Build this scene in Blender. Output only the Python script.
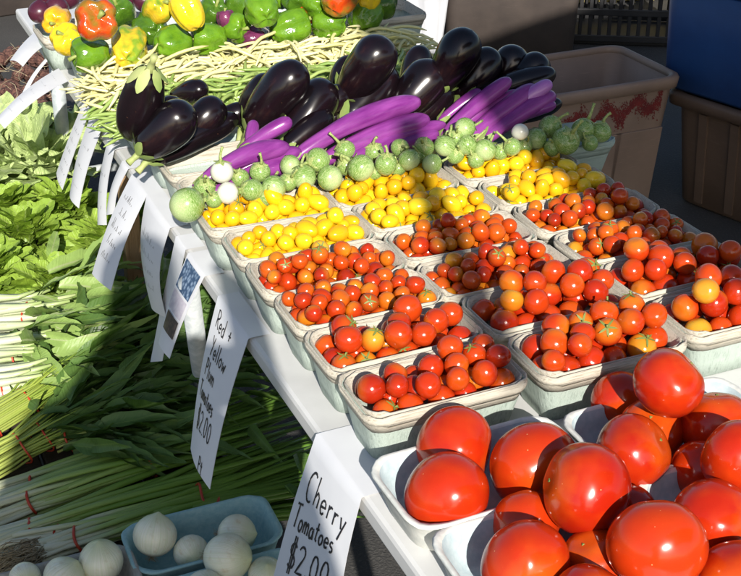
import bpy, bmesh, math, random
import numpy as np
from mathutils import Vector, Matrix, Euler, Quaternion, noise as mnoise
R = math.radians
random.seed(11)
for o in list(bpy.data.objects): bpy.data.objects.remove(o)
scn = bpy.context.scene
COL = scn.collection

# ------------------------------------------------------------------ camera, sky, sun, exposure
CAMZ, PITCH, FPX = 1.565, R(28), 1250.0
cam_d = bpy.data.cameras.new('camera'); cam = bpy.data.objects.new('camera', cam_d); COL.objects.link(cam)
cam.location = (0, 0, CAMZ); cam.rotation_euler = (R(90) - PITCH, 0, 0)
cam_d.sensor_width = 36; cam_d.lens = FPX / 741 * 36; cam_d.clip_start = 0.05; cam_d.clip_end = 300
scn.camera = cam
SUN_AZ, SUN_EL = R(9), R(28)
TOSUN = Vector((math.sin(SUN_AZ) * math.cos(SUN_EL), -math.cos(SUN_AZ) * math.cos(SUN_EL), math.sin(SUN_EL)))
wd = bpy.data.worlds.new('World'); scn.world = wd; wd.use_nodes = True
sky = wd.node_tree.nodes.new('ShaderNodeTexSky'); sky.sky_type = 'NISHITA'; sky.sun_disc = False
sky.sun_elevation = SUN_EL; sky.sun_rotation = math.pi - SUN_AZ
bg = wd.node_tree.nodes['Background']; bg.inputs[1].default_value = 0.088
wd.node_tree.links.new(sky.outputs[0], bg.inputs[0])
sd = bpy.data.lights.new('sun', 'SUN'); sd.energy = 5.0; sd.angle = R(0.53); sd.color = (1.0, 0.945, 0.86)
sun = bpy.data.objects.new('sun', sd); COL.objects.link(sun); sun.location = (2, -6, 6)
sun.rotation_euler = TOSUN.to_track_quat('Z', 'Y').to_euler()
scn.view_settings.view_transform = 'Standard'; scn.view_settings.look = 'None'
scn.view_settings.exposure = 0.5; scn.view_settings.gamma = 1.0; scn.view_settings.use_curve_mapping = False

# ------------------------------------------------------------------ places: pixel rays, stall frame
def ray(px, py):
    x = (px - 370.5) / FPX; y = (py - 288) / FPX
    return Vector((x, math.cos(PITCH) - y * math.sin(PITCH), -math.sin(PITCH) - y * math.cos(PITCH)))
def at(px, py, z):
    d = ray(px, py); return Vector((0, 0, CAMZ)) + d * ((z - CAMZ) / d.z)
AL = R(24)
U = Vector((math.cos(AL), math.sin(AL), 0)); W = Vector((-U.y, U.x, 0))
def st(s, t, z=0): return U * s + W * t + Vector((0, 0, z))
TZ, LIP, SZ = 0.75, 0.82, 0.38
EDGE = 0.425

# ------------------------------------------------------------------ object helpers
def mesh(name, vs, fs, smooth=True, attr=None):
    m = bpy.data.meshes.new(name); m.from_pydata([tuple(v) for v in vs], [], fs)
    if smooth: m.polygons.foreach_set('use_smooth', [True] * len(m.polygons))
    if attr is not None:
        a = m.attributes.new('along', 'FLOAT', 'POINT'); a.data.foreach_set('value', attr)
    m.update(); return m
def obj(name, m, mt=None, parent=None, mx=None):
    if mt is not None and not m.materials: m.materials.append(mt)
    o = bpy.data.objects.new(name, m); COL.objects.link(o)
    if parent is not None: o.parent = parent
    if mx is not None: o.matrix_basis = mx
    return o
def tag(o, label, cat, group=None):
    o['label'] = label; o['category'] = cat
    if group: o['group'] = group
    return o
def thing(name, label, cat, mx=None, group=None):
    o = bpy.data.objects.new(name, None); COL.objects.link(o); o.empty_display_size = 0.02
    if mx is not None: o.matrix_basis = mx
    return tag(o, label, cat, group)
def struct(o): o['kind'] = 'structure'; return o
def TR(v, rz=0, rx=0, ry=0, s=1):
    return Matrix.Translation(v) @ Euler((rx, ry, rz)).to_matrix().to_4x4() @ (Matrix.Diagonal((s, s, s, 1)) if not hasattr(s, '__len__') else Matrix.Diagonal((*s, 1)))
def box_vf(x0, x1, y0, y1, z0, z1):
    v = [(x, y, z) for z in (z0, z1) for (x, y) in ((x0, y0), (x1, y0), (x1, y1), (x0, y1))]
    return v, [(0, 3, 2, 1), (4, 5, 6, 7), (0, 1, 5, 4), (1, 2, 6, 5), (2, 3, 7, 6), (3, 0, 4, 7)]
def bevel(m, w=0.003, seg=2):
    bm = bmesh.new(); bm.from_mesh(m)
    bmesh.ops.bevel(bm, geom=list(bm.edges), offset=w, segments=seg, affect='EDGES', profile=0.5)
    bm.to_mesh(m); bm.free(); return m
def box(name, x0, x1, y0, y1, z0, z1, bw=0.003):
    m = mesh(name, *box_vf(x0, x1, y0, y1, z0, z1), smooth=False)
    return bevel(m, bw) if bw else m
def join_vf(parts):
    V, F = [], []
    for v, f in parts:
        b = len(V); V += list(v); F += [tuple(i + b for i in q) for q in f]
    return V, F
def tube_vf(pts, rad, n=8, flat=1.0, cap=True):
    pts = [Vector(p) for p in pts]; V, F, A = [], [], []
    up = Vector((0, 0, 1)); L = len(pts); a = None
    for i, p in enumerate(pts):
        d = (pts[min(i + 1, L - 1)] - pts[max(i - 1, 0)]).normalized()
        if a is None:
            a = d.cross(up)
            if a.length < .2: a = d.cross(Vector((0, 1, 0)))
        else: a = a - d * a.dot(d)
        a.normalize(); b = a.cross(d).normalized(); r = rad[i] if hasattr(rad, '__len__') else rad
        for k in range(n):
            q = 2 * math.pi * k / n
            V.append(p + a * (math.cos(q) * r) + b * (math.sin(q) * r * flat)); A.append(i / (L - 1))
    for i in range(L - 1):
        for k in range(n):
            k2 = (k + 1) % n; F.append((i * n + k, i * n + k2, (i + 1) * n + k2, (i + 1) * n + k))
    if cap: F += [tuple(range(n - 1, -1, -1)), tuple((L - 1) * n + k for k in range(n))]
    return V, F, A
def lathe_vf(prof, n=24, mod=None):
    V, F = [], []
    for i, (r, z) in enumerate(prof):
        for k in range(n):
            a = 2 * math.pi * k / n; rr = max(r, 1e-5); zz = z
            if mod: rr, zz = mod(a, i / (len(prof) - 1), rr, zz)
            V.append((rr * math.cos(a), rr * math.sin(a), zz))
    for i in range(len(prof) - 1):
        for k in range(n):
            k2 = (k + 1) % n; F.append((i * n + k, i * n + k2, (i + 1) * n + k2, (i + 1) * n + k))
    F += [tuple(range(n - 1, -1, -1)), tuple((len(prof) - 1) * n + k for k in range(n))]
    return V, F
def align(p0, p1, roll=0.0):
    """frame at p0 with +Z towards p1"""
    q = (p1 - p0).to_track_quat('Z', 'Y')
    return Matrix.Translation(p0) @ q.to_matrix().to_4x4() @ Matrix.Rotation(roll, 4, 'Z')

# ------------------------------------------------------------------ materials
class NT:
    def __init__(s, name):
        s.m = bpy.data.materials.new(name); s.m.use_nodes = True; s.t = s.m.node_tree
        s.b = s.t.nodes['Principled BSDF']; s.out = s.t.nodes['Material Output']
    def n(s, typ, **kw):
        x = s.t.nodes.new(typ)
        for k, v in kw.items(): setattr(x, k, v)
        return x
    def l(s, a, b): s.t.links.new(a, b)
    def co(s, which='Object', scale=(1, 1, 1)):
        c = s.n('ShaderNodeTexCoord'); mp = s.n('ShaderNodeMapping'); mp.inputs['Scale'].default_value = scale
        s.l(c.outputs[which], mp.inputs[0]); return mp.outputs[0]
    def noise(s, vec, scale, detail=4, rough=0.55):
        x = s.n('ShaderNodeTexNoise'); x.inputs['Scale'].default_value = scale; x.inputs['Detail'].default_value = detail
        x.inputs['Roughness'].default_value = rough
        if vec is not None: s.l(vec, x.inputs['Vector'])
        return x.outputs['Fac']
    def ramp(s, fac, stops, interp='LINEAR'):
        x = s.n('ShaderNodeValToRGB'); x.color_ramp.interpolation = interp; e = x.color_ramp.elements
        while len(e) < len(stops): e.new(0.5)
        for q, (p, c) in zip(e, stops): q.position = p; q.color = (*c, 1)
        s.l(fac, x.inputs[0]); return x.outputs[0]
    def mix(s, fac, a, b, mode='MIX'):
        x = s.n('ShaderNodeMix', data_type='RGBA', blend_type=mode)
        for v, i in ((fac, 0), (a, 6), (b, 7)):
            if hasattr(v, 'links'): s.l(v, x.inputs[i])
            else: x.inputs[i].default_value = v if i == 0 else (*v, 1)
        return x.outputs[2]
    def rnd(s): return s.n('ShaderNodeObjectInfo').outputs['Random']
    def math(s, op, a, b=0.0):
        x = s.n('ShaderNodeMath', operation=op)
        for v, i in ((a, 0), (b, 1)):
            if hasattr(v, 'links'): s.l(v, x.inputs[i])
            else: x.inputs[i].default_value = v
        return x.outputs[0]
    def bump(s, h, strength=0.3, dist=0.001):
        x = s.n('ShaderNodeBump'); x.inputs['Strength'].default_value = strength; x.inputs['Distance'].default_value = dist
        s.l(h, x.inputs['Height']); s.l(x.outputs[0], s.b.inputs['Normal'])
    def fin(s, col=None, rough=0.5, coat=0, sss=0, spec=0.5, metal=0, coat_rough=0.05):
        if col is not None:
            if hasattr(col, 'links'): s.l(col, s.b.inputs['Base Color'])
            else: s.b.inputs['Base Color'].default_value = (*col, 1)
        if hasattr(rough, 'links'): s.l(rough, s.b.inputs['Roughness'])
        else: s.b.inputs['Roughness'].default_value = rough
        s.b.inputs['Coat Weight'].default_value = coat; s.b.inputs['Coat Roughness'].default_value = coat_rough
        s.b.inputs['Specular IOR Level'].default_value = spec; s.b.inputs['Metallic'].default_value = metal
        if sss:
            s.b.inputs['Subsurface Weight'].default_value = sss
            s.b.inputs['Subsurface Radius'].default_value = (1.0, 0.35, 0.15); s.b.inputs['Subsurface Scale'].default_value = 0.004
        return s.m

def m_fruit(name, stops, shoulder, sh_lo=0.55, sh_hi=1.0, rough=0.15, coat=0.0, spots=None, sss=0.06):
    """skin: colour by object, paler shoulder round the stalk, fine mottling"""
    n = NT(name); base = n.ramp(n.rnd(), stops)
    g = n.n('ShaderNodeSeparateXYZ'); n.l(n.co('Generated'), g.inputs[0])
    nz = n.noise(n.co('Object'), 60, 3)
    f = n.math('ADD', g.outputs['Z'], n.math('MULTIPLY', n.math('SUBTRACT', nz, 0.5), 0.35))
    mr = n.n('ShaderNodeMapRange'); mr.inputs[1].default_value = sh_lo; mr.inputs[2].default_value = sh_hi
    n.l(f, mr.inputs[0])
    r2 = n.math('FRACT', n.math('MULTIPLY', n.rnd(), 17.3))
    c = n.mix(n.math('MULTIPLY', mr.outputs[0], n.math('POWER', r2, 2.5)), base, shoulder)
    fine = n.noise(n.co('Object'), 420, 2)
    c = n.mix(n.math('MULTIPLY', fine, 0.07), c, shoulder if spots is None else spots)
    n.bump(n.noise(n.co('Object'), 90, 2), 0.06, 0.002)
    return n.fin(c, rough, coat, sss)
M = {}
M['cherry'] = m_fruit('cherry tomato skin', [(0, (.28, .012, .004)), (.25, (.40, .018, .004)), (.6, (.47, .040, .004)), (1, (.54, .085, .006))], (.66, .24, .012), .45, 1.0)
M['plum'] = m_fruit('plum tomato skin', [(0, (.33, .012, .004)), (.4, (.44, .020, .004)), (1, (.52, .052, .005))], (.64, .20, .012), .55, 1.0)
def m_big():
    n = NT('beefsteak tomato skin'); base = n.ramp(n.rnd(), [(0, (.37, .012, .003)), (.5, (.44, .018, .003)), (1, (.49, .034, .004))])
    tc = n.co('Object'); sp = n.n('ShaderNodeSeparateXYZ'); n.l(tc, sp.inputs[0])
    zz = n.math('ADD', sp.outputs['Z'], n.math('MULTIPLY', n.math('SUBTRACT', n.noise(tc, 2.2, 3), .5), .5))
    c = n.mix(n.ramp(zz, [(.50, (0,) * 3), (1.0, (.8,) * 3)]), base, (.54, .095, .006))
    c = n.mix(n.ramp(n.noise(tc, 1.3, 2), [(.40, (0,) * 3), (.75, (.5,) * 3)]), c, (.54, .055, .005))
    c = n.mix(n.ramp(n.noise(tc, 34, 2), [(.70, (0,) * 3), (.80, (.35,) * 3)]), c, (.64, .17, .03))
    v = n.n('ShaderNodeTexVoronoi'); v.inputs['Scale'].default_value = 3.2; n.l(tc, v.inputs['Vector'])
    c = n.mix(n.ramp(v.outputs['Distance'], [(.022, (.7,) * 3), (.05, (0,) * 3)]), c, (.78, .50, .22))
    n.bump(n.noise(tc, 1.4, 1), .05, .06); return n.fin(c, .18, 0, .05)
M['big'] = m_big()
M['halfripe'] = m_fruit('half ripe tomato skin', [(0, (.62, .21, .010)), (1, (.55, .11, .006))], (.60, .36, .03), .4, 1.0)
M['yellow'] = m_fruit('yellow tomato skin', [(0, (.72, .34, .006)), (.5, (.78, .46, .008)), (1, (.80, .56, .016))], (.76, .40, .008), .3, 1.0)
def m_flat(name, c1, c2, rough=.5, scale=30, bump=.15, coat=0, dist=.001, stretch=(1, 1, 1), spec=.5, lo=.35, hi=.65):
    n = NT(name); v = n.co('Object', stretch); nz = n.noise(v, scale, 6)
    c = n.ramp(nz, [(lo, c1), (hi, c2)])
    if bump: n.bump(nz, bump, dist)
    return n.fin(c, rough, coat, spec=spec)
M['calyx'] = m_flat('calyx', (.10, .16, .03), (.26, .28, .07), .6, 120)
M['stem'] = m_flat('stem', (.16, .24, .04), (.34, .36, .10), .55, 120)
def m_globe():
    n = NT('globe eggplant skin'); nz = n.noise(n.co('Object', (1, 1, .35)), 40, 5)
    c = n.ramp(nz, [(.3, (.004, .003, .004)), (.62, (.009, .004, .006)), (.8, (.030, .011, .010))])
    sp = n.noise(n.co('Object'), 300, 2)
    c = n.mix(n.ramp(sp, [(.74, (0, 0, 0)), (.78, (.6, .6, .6))]), c, (.16, .07, .04))
    n.bump(n.noise(n.co('Object'), 35, 2), .10, .003)
    return n.fin(c, .2, 0)
M['globe'] = m_globe()
def m_long(name, a, b):
    n = NT(name); nz = n.noise(n.co('Object', (1, 1, .15)), 90, 4)
    n.bump(n.noise(n.co('Object'), 60, 2), .08, .002)
    return n.fin(n.ramp(nz, [(.3, a), (.7, b)]), .24, 0, .03)
M['long'] = m_long('long eggplant skin', (.15, .018, .165), (.28, .060, .29))
M['lilac'] = m_long('lilac eggplant skin', (.34, .12, .42), (.45, .20, .52))
def m_thai():
    n = NT('striped round eggplant skin'); tc = n.co('Object')
    s = n.n('ShaderNodeSeparateXYZ'); n.l(tc, s.inputs[0])
    ang = n.math('ARCTAN2', s.outputs['Y'], s.outputs['X'])
    cmb = n.n('ShaderNodeCombineXYZ'); n.l(n.math('MULTIPLY', ang, 3.0), cmb.inputs[0]); n.l(n.math('MULTIPLY', s.outputs['Z'], 45), cmb.inputs[2])
    n.l(n.math('MULTIPLY', n.rnd(), 30), cmb.inputs[1])
    nz = n.noise(cmb.outputs[0], 1.6, 5, .7)
    c = n.ramp(nz, [(.36, (.06, .15, .015)), (.50, (.15, .28, .04)), (.61, (.52, .58, .31))])
    g = n.n('ShaderNodeSeparateXYZ'); n.l(n.co('Generated'), g.inputs[0])
    c = n.mix(n.ramp(g.outputs['Z'], [(.02, (.7,) * 3), (.38, (0,) * 3)]), c, (.50, .60, .30))
    return n.fin(c, .22, .1, .03)
M['thai'] = m_thai()
M['whiteegg'] = m_flat('white eggplant skin', (.60, .60, .49), (.70, .69, .58), .28, 30, .05, .3)
M['eggcalyx'] = m_flat('eggplant calyx', (.15, .25, .045), (.42, .45, .18), .6, 9)
def m_pepper(name, a, b, shoulder, amt):
    n = NT(name); nz = n.noise(n.co('Object'), 1.1, 2)
    c = n.mix(n.ramp(nz, [(.5 - amt, (0, 0, 0)), (.5 + amt * .6, (1, 1, 1))]), a, b)
    c = n.mix(n.math('MULTIPLY', n.noise(n.co('Object'), 6, 3), .25), c, shoulder)
    n.bump(n.noise(n.co('Object'), 3.0, 2), .10, .05)
    return n.fin(c, .15, .15, .03)
M['pgreen'] = m_pepper('green pepper skin', (.050, .145, .006), (.12, .26, .012), (.20, .34, .03), .2)
M['pdark'] = m_pepper('dark green pepper skin', (.028, .085, .005), (.06, .15, .009), (.2, .33, .04), .2)
M['pturn'] = m_pepper('turning pepper skin', (.16, .30, .018), (.70, .46, .02), (.5, .45, .05), .12)
M['pyellow'] = m_pepper('yellow pepper skin', (.84, .56, .010), (.72, .48, .02), (.50, .50, .04), .1)
M['pred'] = m_pepper('red turning pepper skin', (.55, .040, .005), (.20, .13, .012), (.60, .14, .012), .1)
M['porange'] = m_pepper('orange pepper skin', (.72, .30, .010), (.80, .42, .012), (.6, .4, .04), .2)
M['ppurple'] = m_pepper('purple pepper skin', (.09, .012, .05), (.16, .03, .09), (.2, .06, .12), .2)
def m_bean(name, a, b):
    n = NT(name); c = n.ramp(n.rnd(), [(0, a), (1, b)])
    return n.fin(n.mix(n.math('MULTIPLY', n.noise(n.co('Object'), 120, 3), .35), c, tuple(x * .7 for x in a)), .42, .1)
M['ybean'] = m_bean('wax bean', (.70, .66, .27), (.84, .80, .48)); M['gbean'] = m_bean('green bean', (.20, .32, .06), (.40, .50, .15))
def m_veneer(name, pale, dark, along=(3, 60, 60), sc=6.0):
    n = NT(name); nz = n.noise(n.co('Object', along), sc, 6, .65); n2 = n.noise(n.co('Object'), 26, 4)
    c = n.ramp(nz, [(.34, dark), (.47, pale), (.8, tuple(min(1, x * 1.06) for x in pale))])
    c = n.mix(n.ramp(n2, [(.55, (0, 0, 0)), (.8, (.45, .45, .45))]), c, dark)
    c = n.mix(n.math('MULTIPLY', n.rnd(), .25), c, tuple(x * .86 for x in pale))
    n.bump(n.math('ADD', nz, n.math('MULTIPLY', n.noise(n.co('Object', along), sc * 3.5, 4, .7), .6)), .9, .0016); return n.fin(c, .8, spec=.2)
M['rim'] = m_veneer('cream veneer rim', (.58, .54, .45), (.36, .31, .23))
M['wallv'] = m_veneer('pale mint veneer wall', (.46, .54, .48), (.32, .39, .34), (60, 60, 3))
M['wallg'] = m_veneer('grey mint veneer', (.40, .49, .44), (.27, .35, .31), (3, 60, 60))
M['pulp'] = m_flat('pale pulp', (.62, .64, .60), (.72, .72, .67), .8, 120, .35, dist=.0015, spec=.2)
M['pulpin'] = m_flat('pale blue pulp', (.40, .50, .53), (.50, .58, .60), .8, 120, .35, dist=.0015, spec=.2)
M['pulpblue'] = m_flat('blue pulp', (.27, .47, .49), (.36, .55, .55), .85, 140, .4, dist=.0015, spec=.2)
M['pulpgrey'] = m_flat('grey pulp', (.32, .31, .27), (.42, .40, .35), .85, 140, .4, dist=.0015, spec=.2)
M['whiteboard'] = m_flat('white painted table board', (.58, .58, .57), (.68, .68, .67), .45, 9, .05)
M['metal'] = m_flat('grey enamelled steel', (.34, .38, .40), (.50, .53, .54), .4, 60, .05)
def m_paper():
    n = NT('sign paper'); nz = n.noise(n.co('Object'), 12, 3); n.bump(nz, .15, .004)
    return n.fin(n.ramp(nz, [(.3, (.66, .67, .70)), (.7, (.72, .73, .75))]), .6, spec=.3)
M['paper'] = m_paper()
M['ink'] = m_flat('black marker ink', (.012, .012, .016), (.02, .02, .026), .55, 50, 0)
M['dried'] = m_flat('dry roots', (.30, .24, .14), (.45, .38, .25), .8, 80, .1)
M['band'] = m_flat('red rubber band', (.42, .035, .015), (.52, .06, .02), .45, 60, 0)
def m_leaf(name, a, b, vein, trans=.3, rough=.42, spec=.35, crinkle=.35):
    n = NT(name); c = n.ramp(n.rnd(), [(0, a), (1, b)]); v = n.co('Object')
    nz = n.noise(v, 45, 4); c = n.mix(n.ramp(nz, [(.35, (0,) * 3), (.7, (.75,) * 3)]), c, tuple(x * .6 for x in a))
    s = n.n('ShaderNodeSeparateXYZ'); n.l(n.co('Generated'), s.inputs[0])
    d = n.math('ABSOLUTE', n.math('SUBTRACT', s.outputs['Y'], .5))
    c = n.mix(n.math('MULTIPLY', n.n('ShaderNodeNewGeometry').outputs['Backfacing'], .45), c, tuple(min(1, x * 1.5 + .04) for x in b))
    c = n.mix(n.ramp(d, [(.015, (.8,) * 3), (.05, (0,) * 3)]), c, vein)
    wv = n.n('ShaderNodeTexWave', wave_type='BANDS', bands_direction='X'); wv.inputs['Scale'].default_value = 38; wv.inputs['Distortion'].default_value = 14
    cb = n.n('ShaderNodeCombineXYZ'); sp = n.n('ShaderNodeSeparateXYZ'); n.l(v, sp.inputs[0])
    n.l(n.math('SUBTRACT', sp.outputs['X'], n.math('ABSOLUTE', sp.outputs['Y'])), cb.inputs[0]); n.l(cb.outputs[0], wv.inputs['Vector'])
    n.bump(n.math('ADD', nz, n.math('ADD', n.math('MULTIPLY', wv.outputs['Fac'], .25), n.math('MULTIPLY', n.noise(v, 130, 3), .5))), crinkle, .003)
    mt = n.fin(c, rough, spec=spec)
    t = n.n('ShaderNodeBsdfTranslucent'); n.l(c, t.inputs[0]); mx = n.n('ShaderNodeMixShader'); mx.inputs[0].default_value = trans
    n.l(n.b.outputs[0], mx.inputs[1]); n.l(t.outputs[0], mx.inputs[2]); n.l(mx.outputs[0], n.out.inputs[0]); return mt
M['lettuce'] = m_leaf('pale lettuce leaf', (.33, .46, .13), (.46, .56, .23), (.5, .58, .32), crinkle=1.0)
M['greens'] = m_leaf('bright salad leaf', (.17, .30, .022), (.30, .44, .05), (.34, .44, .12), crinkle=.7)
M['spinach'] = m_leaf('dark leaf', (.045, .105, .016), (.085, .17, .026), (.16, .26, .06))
M['broad'] = m_leaf('pale broad leaf', (.16, .28, .05), (.27, .39, .10), (.42, .48, .24))
def m_stalk(name, stops):
    n = NT(name); a = n.n('ShaderNodeAttribute'); a.attribute_name = 'along'
    nz = n.noise(n.co('Object', (4, 120, 120)), 6, 3)
    f = n.math('ADD', a.outputs['Fac'], n.math('MULTIPLY', n.math('SUBTRACT', n.rnd(), .5), .10))
    c = n.ramp(f, stops); c = n.mix(n.math('MULTIPLY', nz, .35), c, (.10, .17, .02))
    c = n.mix(n.math('MULTIPLY', n.rnd(), .3), c, (.08, .15, .02)); return n.fin(c, .38, .1, spec=.4)
M['onionstalk'] = m_stalk('green onion stalk', [(0, (.70, .68, .52)), (.12, (.68, .68, .50)), (.26, (.34, .46, .13)), (.5, (.15, .28, .035)), (1, (.08, .18, .025))])
M['ystem'] = m_stalk('yellow green stem', [(0, (.46, .50, .14)), (.6, (.34, .42, .07)), (1, (.16, .28, .04))])
M['wstem'] = m_stalk('white stem', [(0, (.78, .77, .66)), (.6, (.74, .75, .58)), (1, (.45, .55, .22))])
def m_onion():
    n = NT('white onion skin'); s = n.n('ShaderNodeSeparateXYZ'); n.l(n.co('Generated'), s.inputs[0])
    tc = n.n('ShaderNodeSeparateXYZ'); n.l(n.co('Object'), tc.inputs[0])
    ang = n.math('ARCTAN2', tc.outputs['Y'], tc.outputs['X']); cb = n.n('ShaderNodeCombineXYZ'); n.l(n.math('MULTIPLY', ang, 7), cb.inputs[0]); n.l(n.math('MULTIPLY', n.rnd(), 9), cb.inputs[1])
    st_ = n.noise(cb.outputs[0], 2.0, 3)
    c = n.mix(n.ramp(st_, [(.35, (0,) * 3), (.65, (.55,) * 3)]), (.80, .79, .66), (.60, .65, .42)); c = n.mix(n.ramp(n.noise(n.co('Object'), 2.5, 5), [(.55, (0,) * 3), (.8, (.7,) * 3)]), c, (.55, .42, .22)); n.bump(st_, .2, .02)
    c = n.mix(n.ramp(s.outputs['Z'], [(.04, (.8,) * 3), (.14, (0,) * 3)]), c, (.32, .20, .09))
    c = n.mix(n.ramp(s.outputs['Z'], [(.72, (0,) * 3), (1, (.7,) * 3)]), c, (.44, .50, .22))
    return n.fin(c, .28, .25, .08)
M['onion'] = m_onion()
M['redonion'] = m_flat('red onion skin', (.045, .008, .018), (.09, .018, .035), .3, 25, .1, .2)
M['beet'] = m_flat('earthy beet skin', (.075, .032, .026), (.19, .09, .065), .8, 2.2, .5, dist=.2)
def m_bin(name, a, b, rough=.5):
    n = NT(name); nz = n.noise(n.co('Object'), 7, 6, .6); sc = n.noise(n.co('Object', (1, 1, 14)), 22, 4)
    c = n.ramp(nz, [(.3, a), (.7, b)]); c = n.mix(n.ramp(sc, [(.6, (0,) * 3), (.75, (.25,) * 3)]), c, tuple(min(1, x * 1.8) for x in b))
    n.bump(nz, .1, .002); return n.fin(c, rough, spec=.35)
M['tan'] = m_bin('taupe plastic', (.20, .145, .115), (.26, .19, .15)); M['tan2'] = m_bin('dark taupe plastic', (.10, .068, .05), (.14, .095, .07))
M['tub'] = m_bin('charcoal plastic', (.045, .037, .034), (.075, .060, .052)); M['black'] = m_bin('black plastic', (.012, .012, .013), (.025, .025, .027))
M['blue'] = m_bin('blue plastic', (.012, .045, .16), (.018, .065, .21), .38)
M['spray'] = m_flat('red spray paint', (.10, .008, .010), (.17, .014, .014), .6, 40, 0)
M['sheet'] = m_flat('white plastic sheet', (.48, .49, .52), (.58, .59, .61), .4, 8, .1)
M['wood'] = m_veneer('weathered plank', (.060, .046, .034), (.028, .021, .016), (2, 40, 40), 8)
M['post'] = m_veneer('bare timber', (.38, .25, .14), (.27, .16, .08), (40, 40, 2), 6)
def m_ground():
    n = NT('asphalt'); v = n.co('Object'); a = n.noise(v, 1.3, 5); b = n.noise(v, 160, 3)
    c = n.ramp(a, [(.3, (.040, .039, .038)), (.7, (.075, .072, .068))]); c = n.mix(n.ramp(b, [(.55, (0,) * 3), (.75, (.5,) * 3)]), c, (.14, .135, .125))
    n.bump(b, .6, .006); return n.fin(c, .85, spec=.3)
M['ground'] = m_ground()

# ------------------------------------------------------------------ ground and tables
struct(obj('ground', mesh('ground', [(-60, -60, 0), (60, -60, 0), (60, 90, 0), (-60, 90, 0)], [(0, 1, 2, 3)]), M['ground']))

FR = TR((0, 0, 0), AL)                      # stall frame: x = across the table, y = along it
def frame_at(s, t, z=0, rz=0): return TR(st(s, t, z), AL + rz)
tb = thing('display_table', 'long white topped folding table carrying the tomato baskets', 'table', frame_at(.8, 1.6))
obj('table_top', box('table_top', -.375, .275, -1.05, 1.45, TZ - .028, TZ, .006), M['whiteboard'], tb)
lm = lambda x0, y0, x1, y1: mesh('leg', *tube_vf([(x0, y0, TZ - .03), (x1, y1, .0)], .0165, 12)[:2])
for (x, y, dx, dy) in ((-.335, 1.2, .0, .1), (.24, .11, 0, -.1), (.24, 1.2, 0, .1), (-.335, -.9, .0, -.08), (.24, -.9, 0, -.08)):
    obj('leg', lm(x, y, x + dx, y + dy), M['metal'], tb)
la, lb_ = at(189, 288, TZ - .04), at(206, 405, .36); ld = (lb_ - la) / (la.z - lb_.z)
inv = frame_at(.8, 1.6).inverted(); l0 = inv @ (la - ld * .012); l1 = inv @ (la + ld * la.z)
obj('leg', mesh('leg', *tube_vf([l0, l1], .0150, 14)[:2]), M['metal'], tb)
for y in (-.98, 1.35): obj('cross_bar', mesh('cross_bar', *tube_vf([(-.335, y, .35), (.24, y, .35)], .012, 8)[:2]), M['metal'], tb)
stand = thing('low_table', 'low dark plank table holding the greens and onions', 'table', frame_at(.17, 2.25))
pw = .13
for i in range(7):
    x0 = -.66 + i * (pw + .006)
    obj('plank', box('plank', x0, x0 + pw, -1.3, 1.55, SZ - .025, SZ + random.uniform(-.003, 0), .003), M['wood'], stand)
for (x, y) in ((-.5, -1.2), (.2, -1.2), (-.5, 1.45), (.2, 1.45)):
    obj('leg', box('leg', x - .03, x + .03, y - .03, y + .03, 0, SZ - .026, .004), M['wood'], stand)
for y in (-.9, .2, 1.2): obj('batten', box('batten', -.62, .26, y - .03, y + .03, SZ - .06, SZ - .026, .003), M['wood'], stand)
po = at(132, 262, .45)
ps = obj('timber_post', bevel(mesh('timber_post', *box_vf(-.016, .016, -.016, .016, 0, .27), smooth=False), .002), M['post'], None, TR((po.x, po.y, SZ), AL, R(6)))
tag(ps, 'short bare timber post standing among the greens under the table edge', 'post')

# ------------------------------------------------------------------ baskets
def rrect(a, b, r, n=5):
    P = []
    for cx, cy, q in ((a - r, b - r, 0), (-a + r, b - r, 1), (-a + r, -b + r, 2), (a - r, -b + r, 3)):
        for k in range(n + 1):
            t = (q + k / n) * math.pi / 2; P.append((cx + r * math.cos(t), cy + r * math.sin(t)))
    return P
def loft_vf(rings, close=True, cap0=False, cap1=False):
    V, F = [], []; n = len(rings[0])
    for rg in rings: V += rg
    for i in range(len(rings) - 1):
        for k in range(n):
            k2 = (k + 1) % n; F.append((i * n + k, i * n + k2, (i + 1) * n + k2, (i + 1) * n + k))
    if cap0: F.append(tuple(range(n - 1, -1, -1)))
    if cap1: F.append(tuple((len(rings) - 1) * n + k for k in range(n)))
    return V, F
def ring(a, b, r, z, wob=0, seed=0):
    rg = random.Random(seed); P = rrect(a, b, r)
    ph = [rg.uniform(0, 6.28) for _ in range(3)]
    out = []
    for i, (x, y) in enumerate(P):
        q = 2 * math.pi * i / len(P)
        out.append((x, y, z + wob * (math.sin(2 * q + ph[0]) + .6 * math.sin(5 * q + ph[1]) + .4 * math.sin(9 * q + ph[2]))))
    return out
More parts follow.
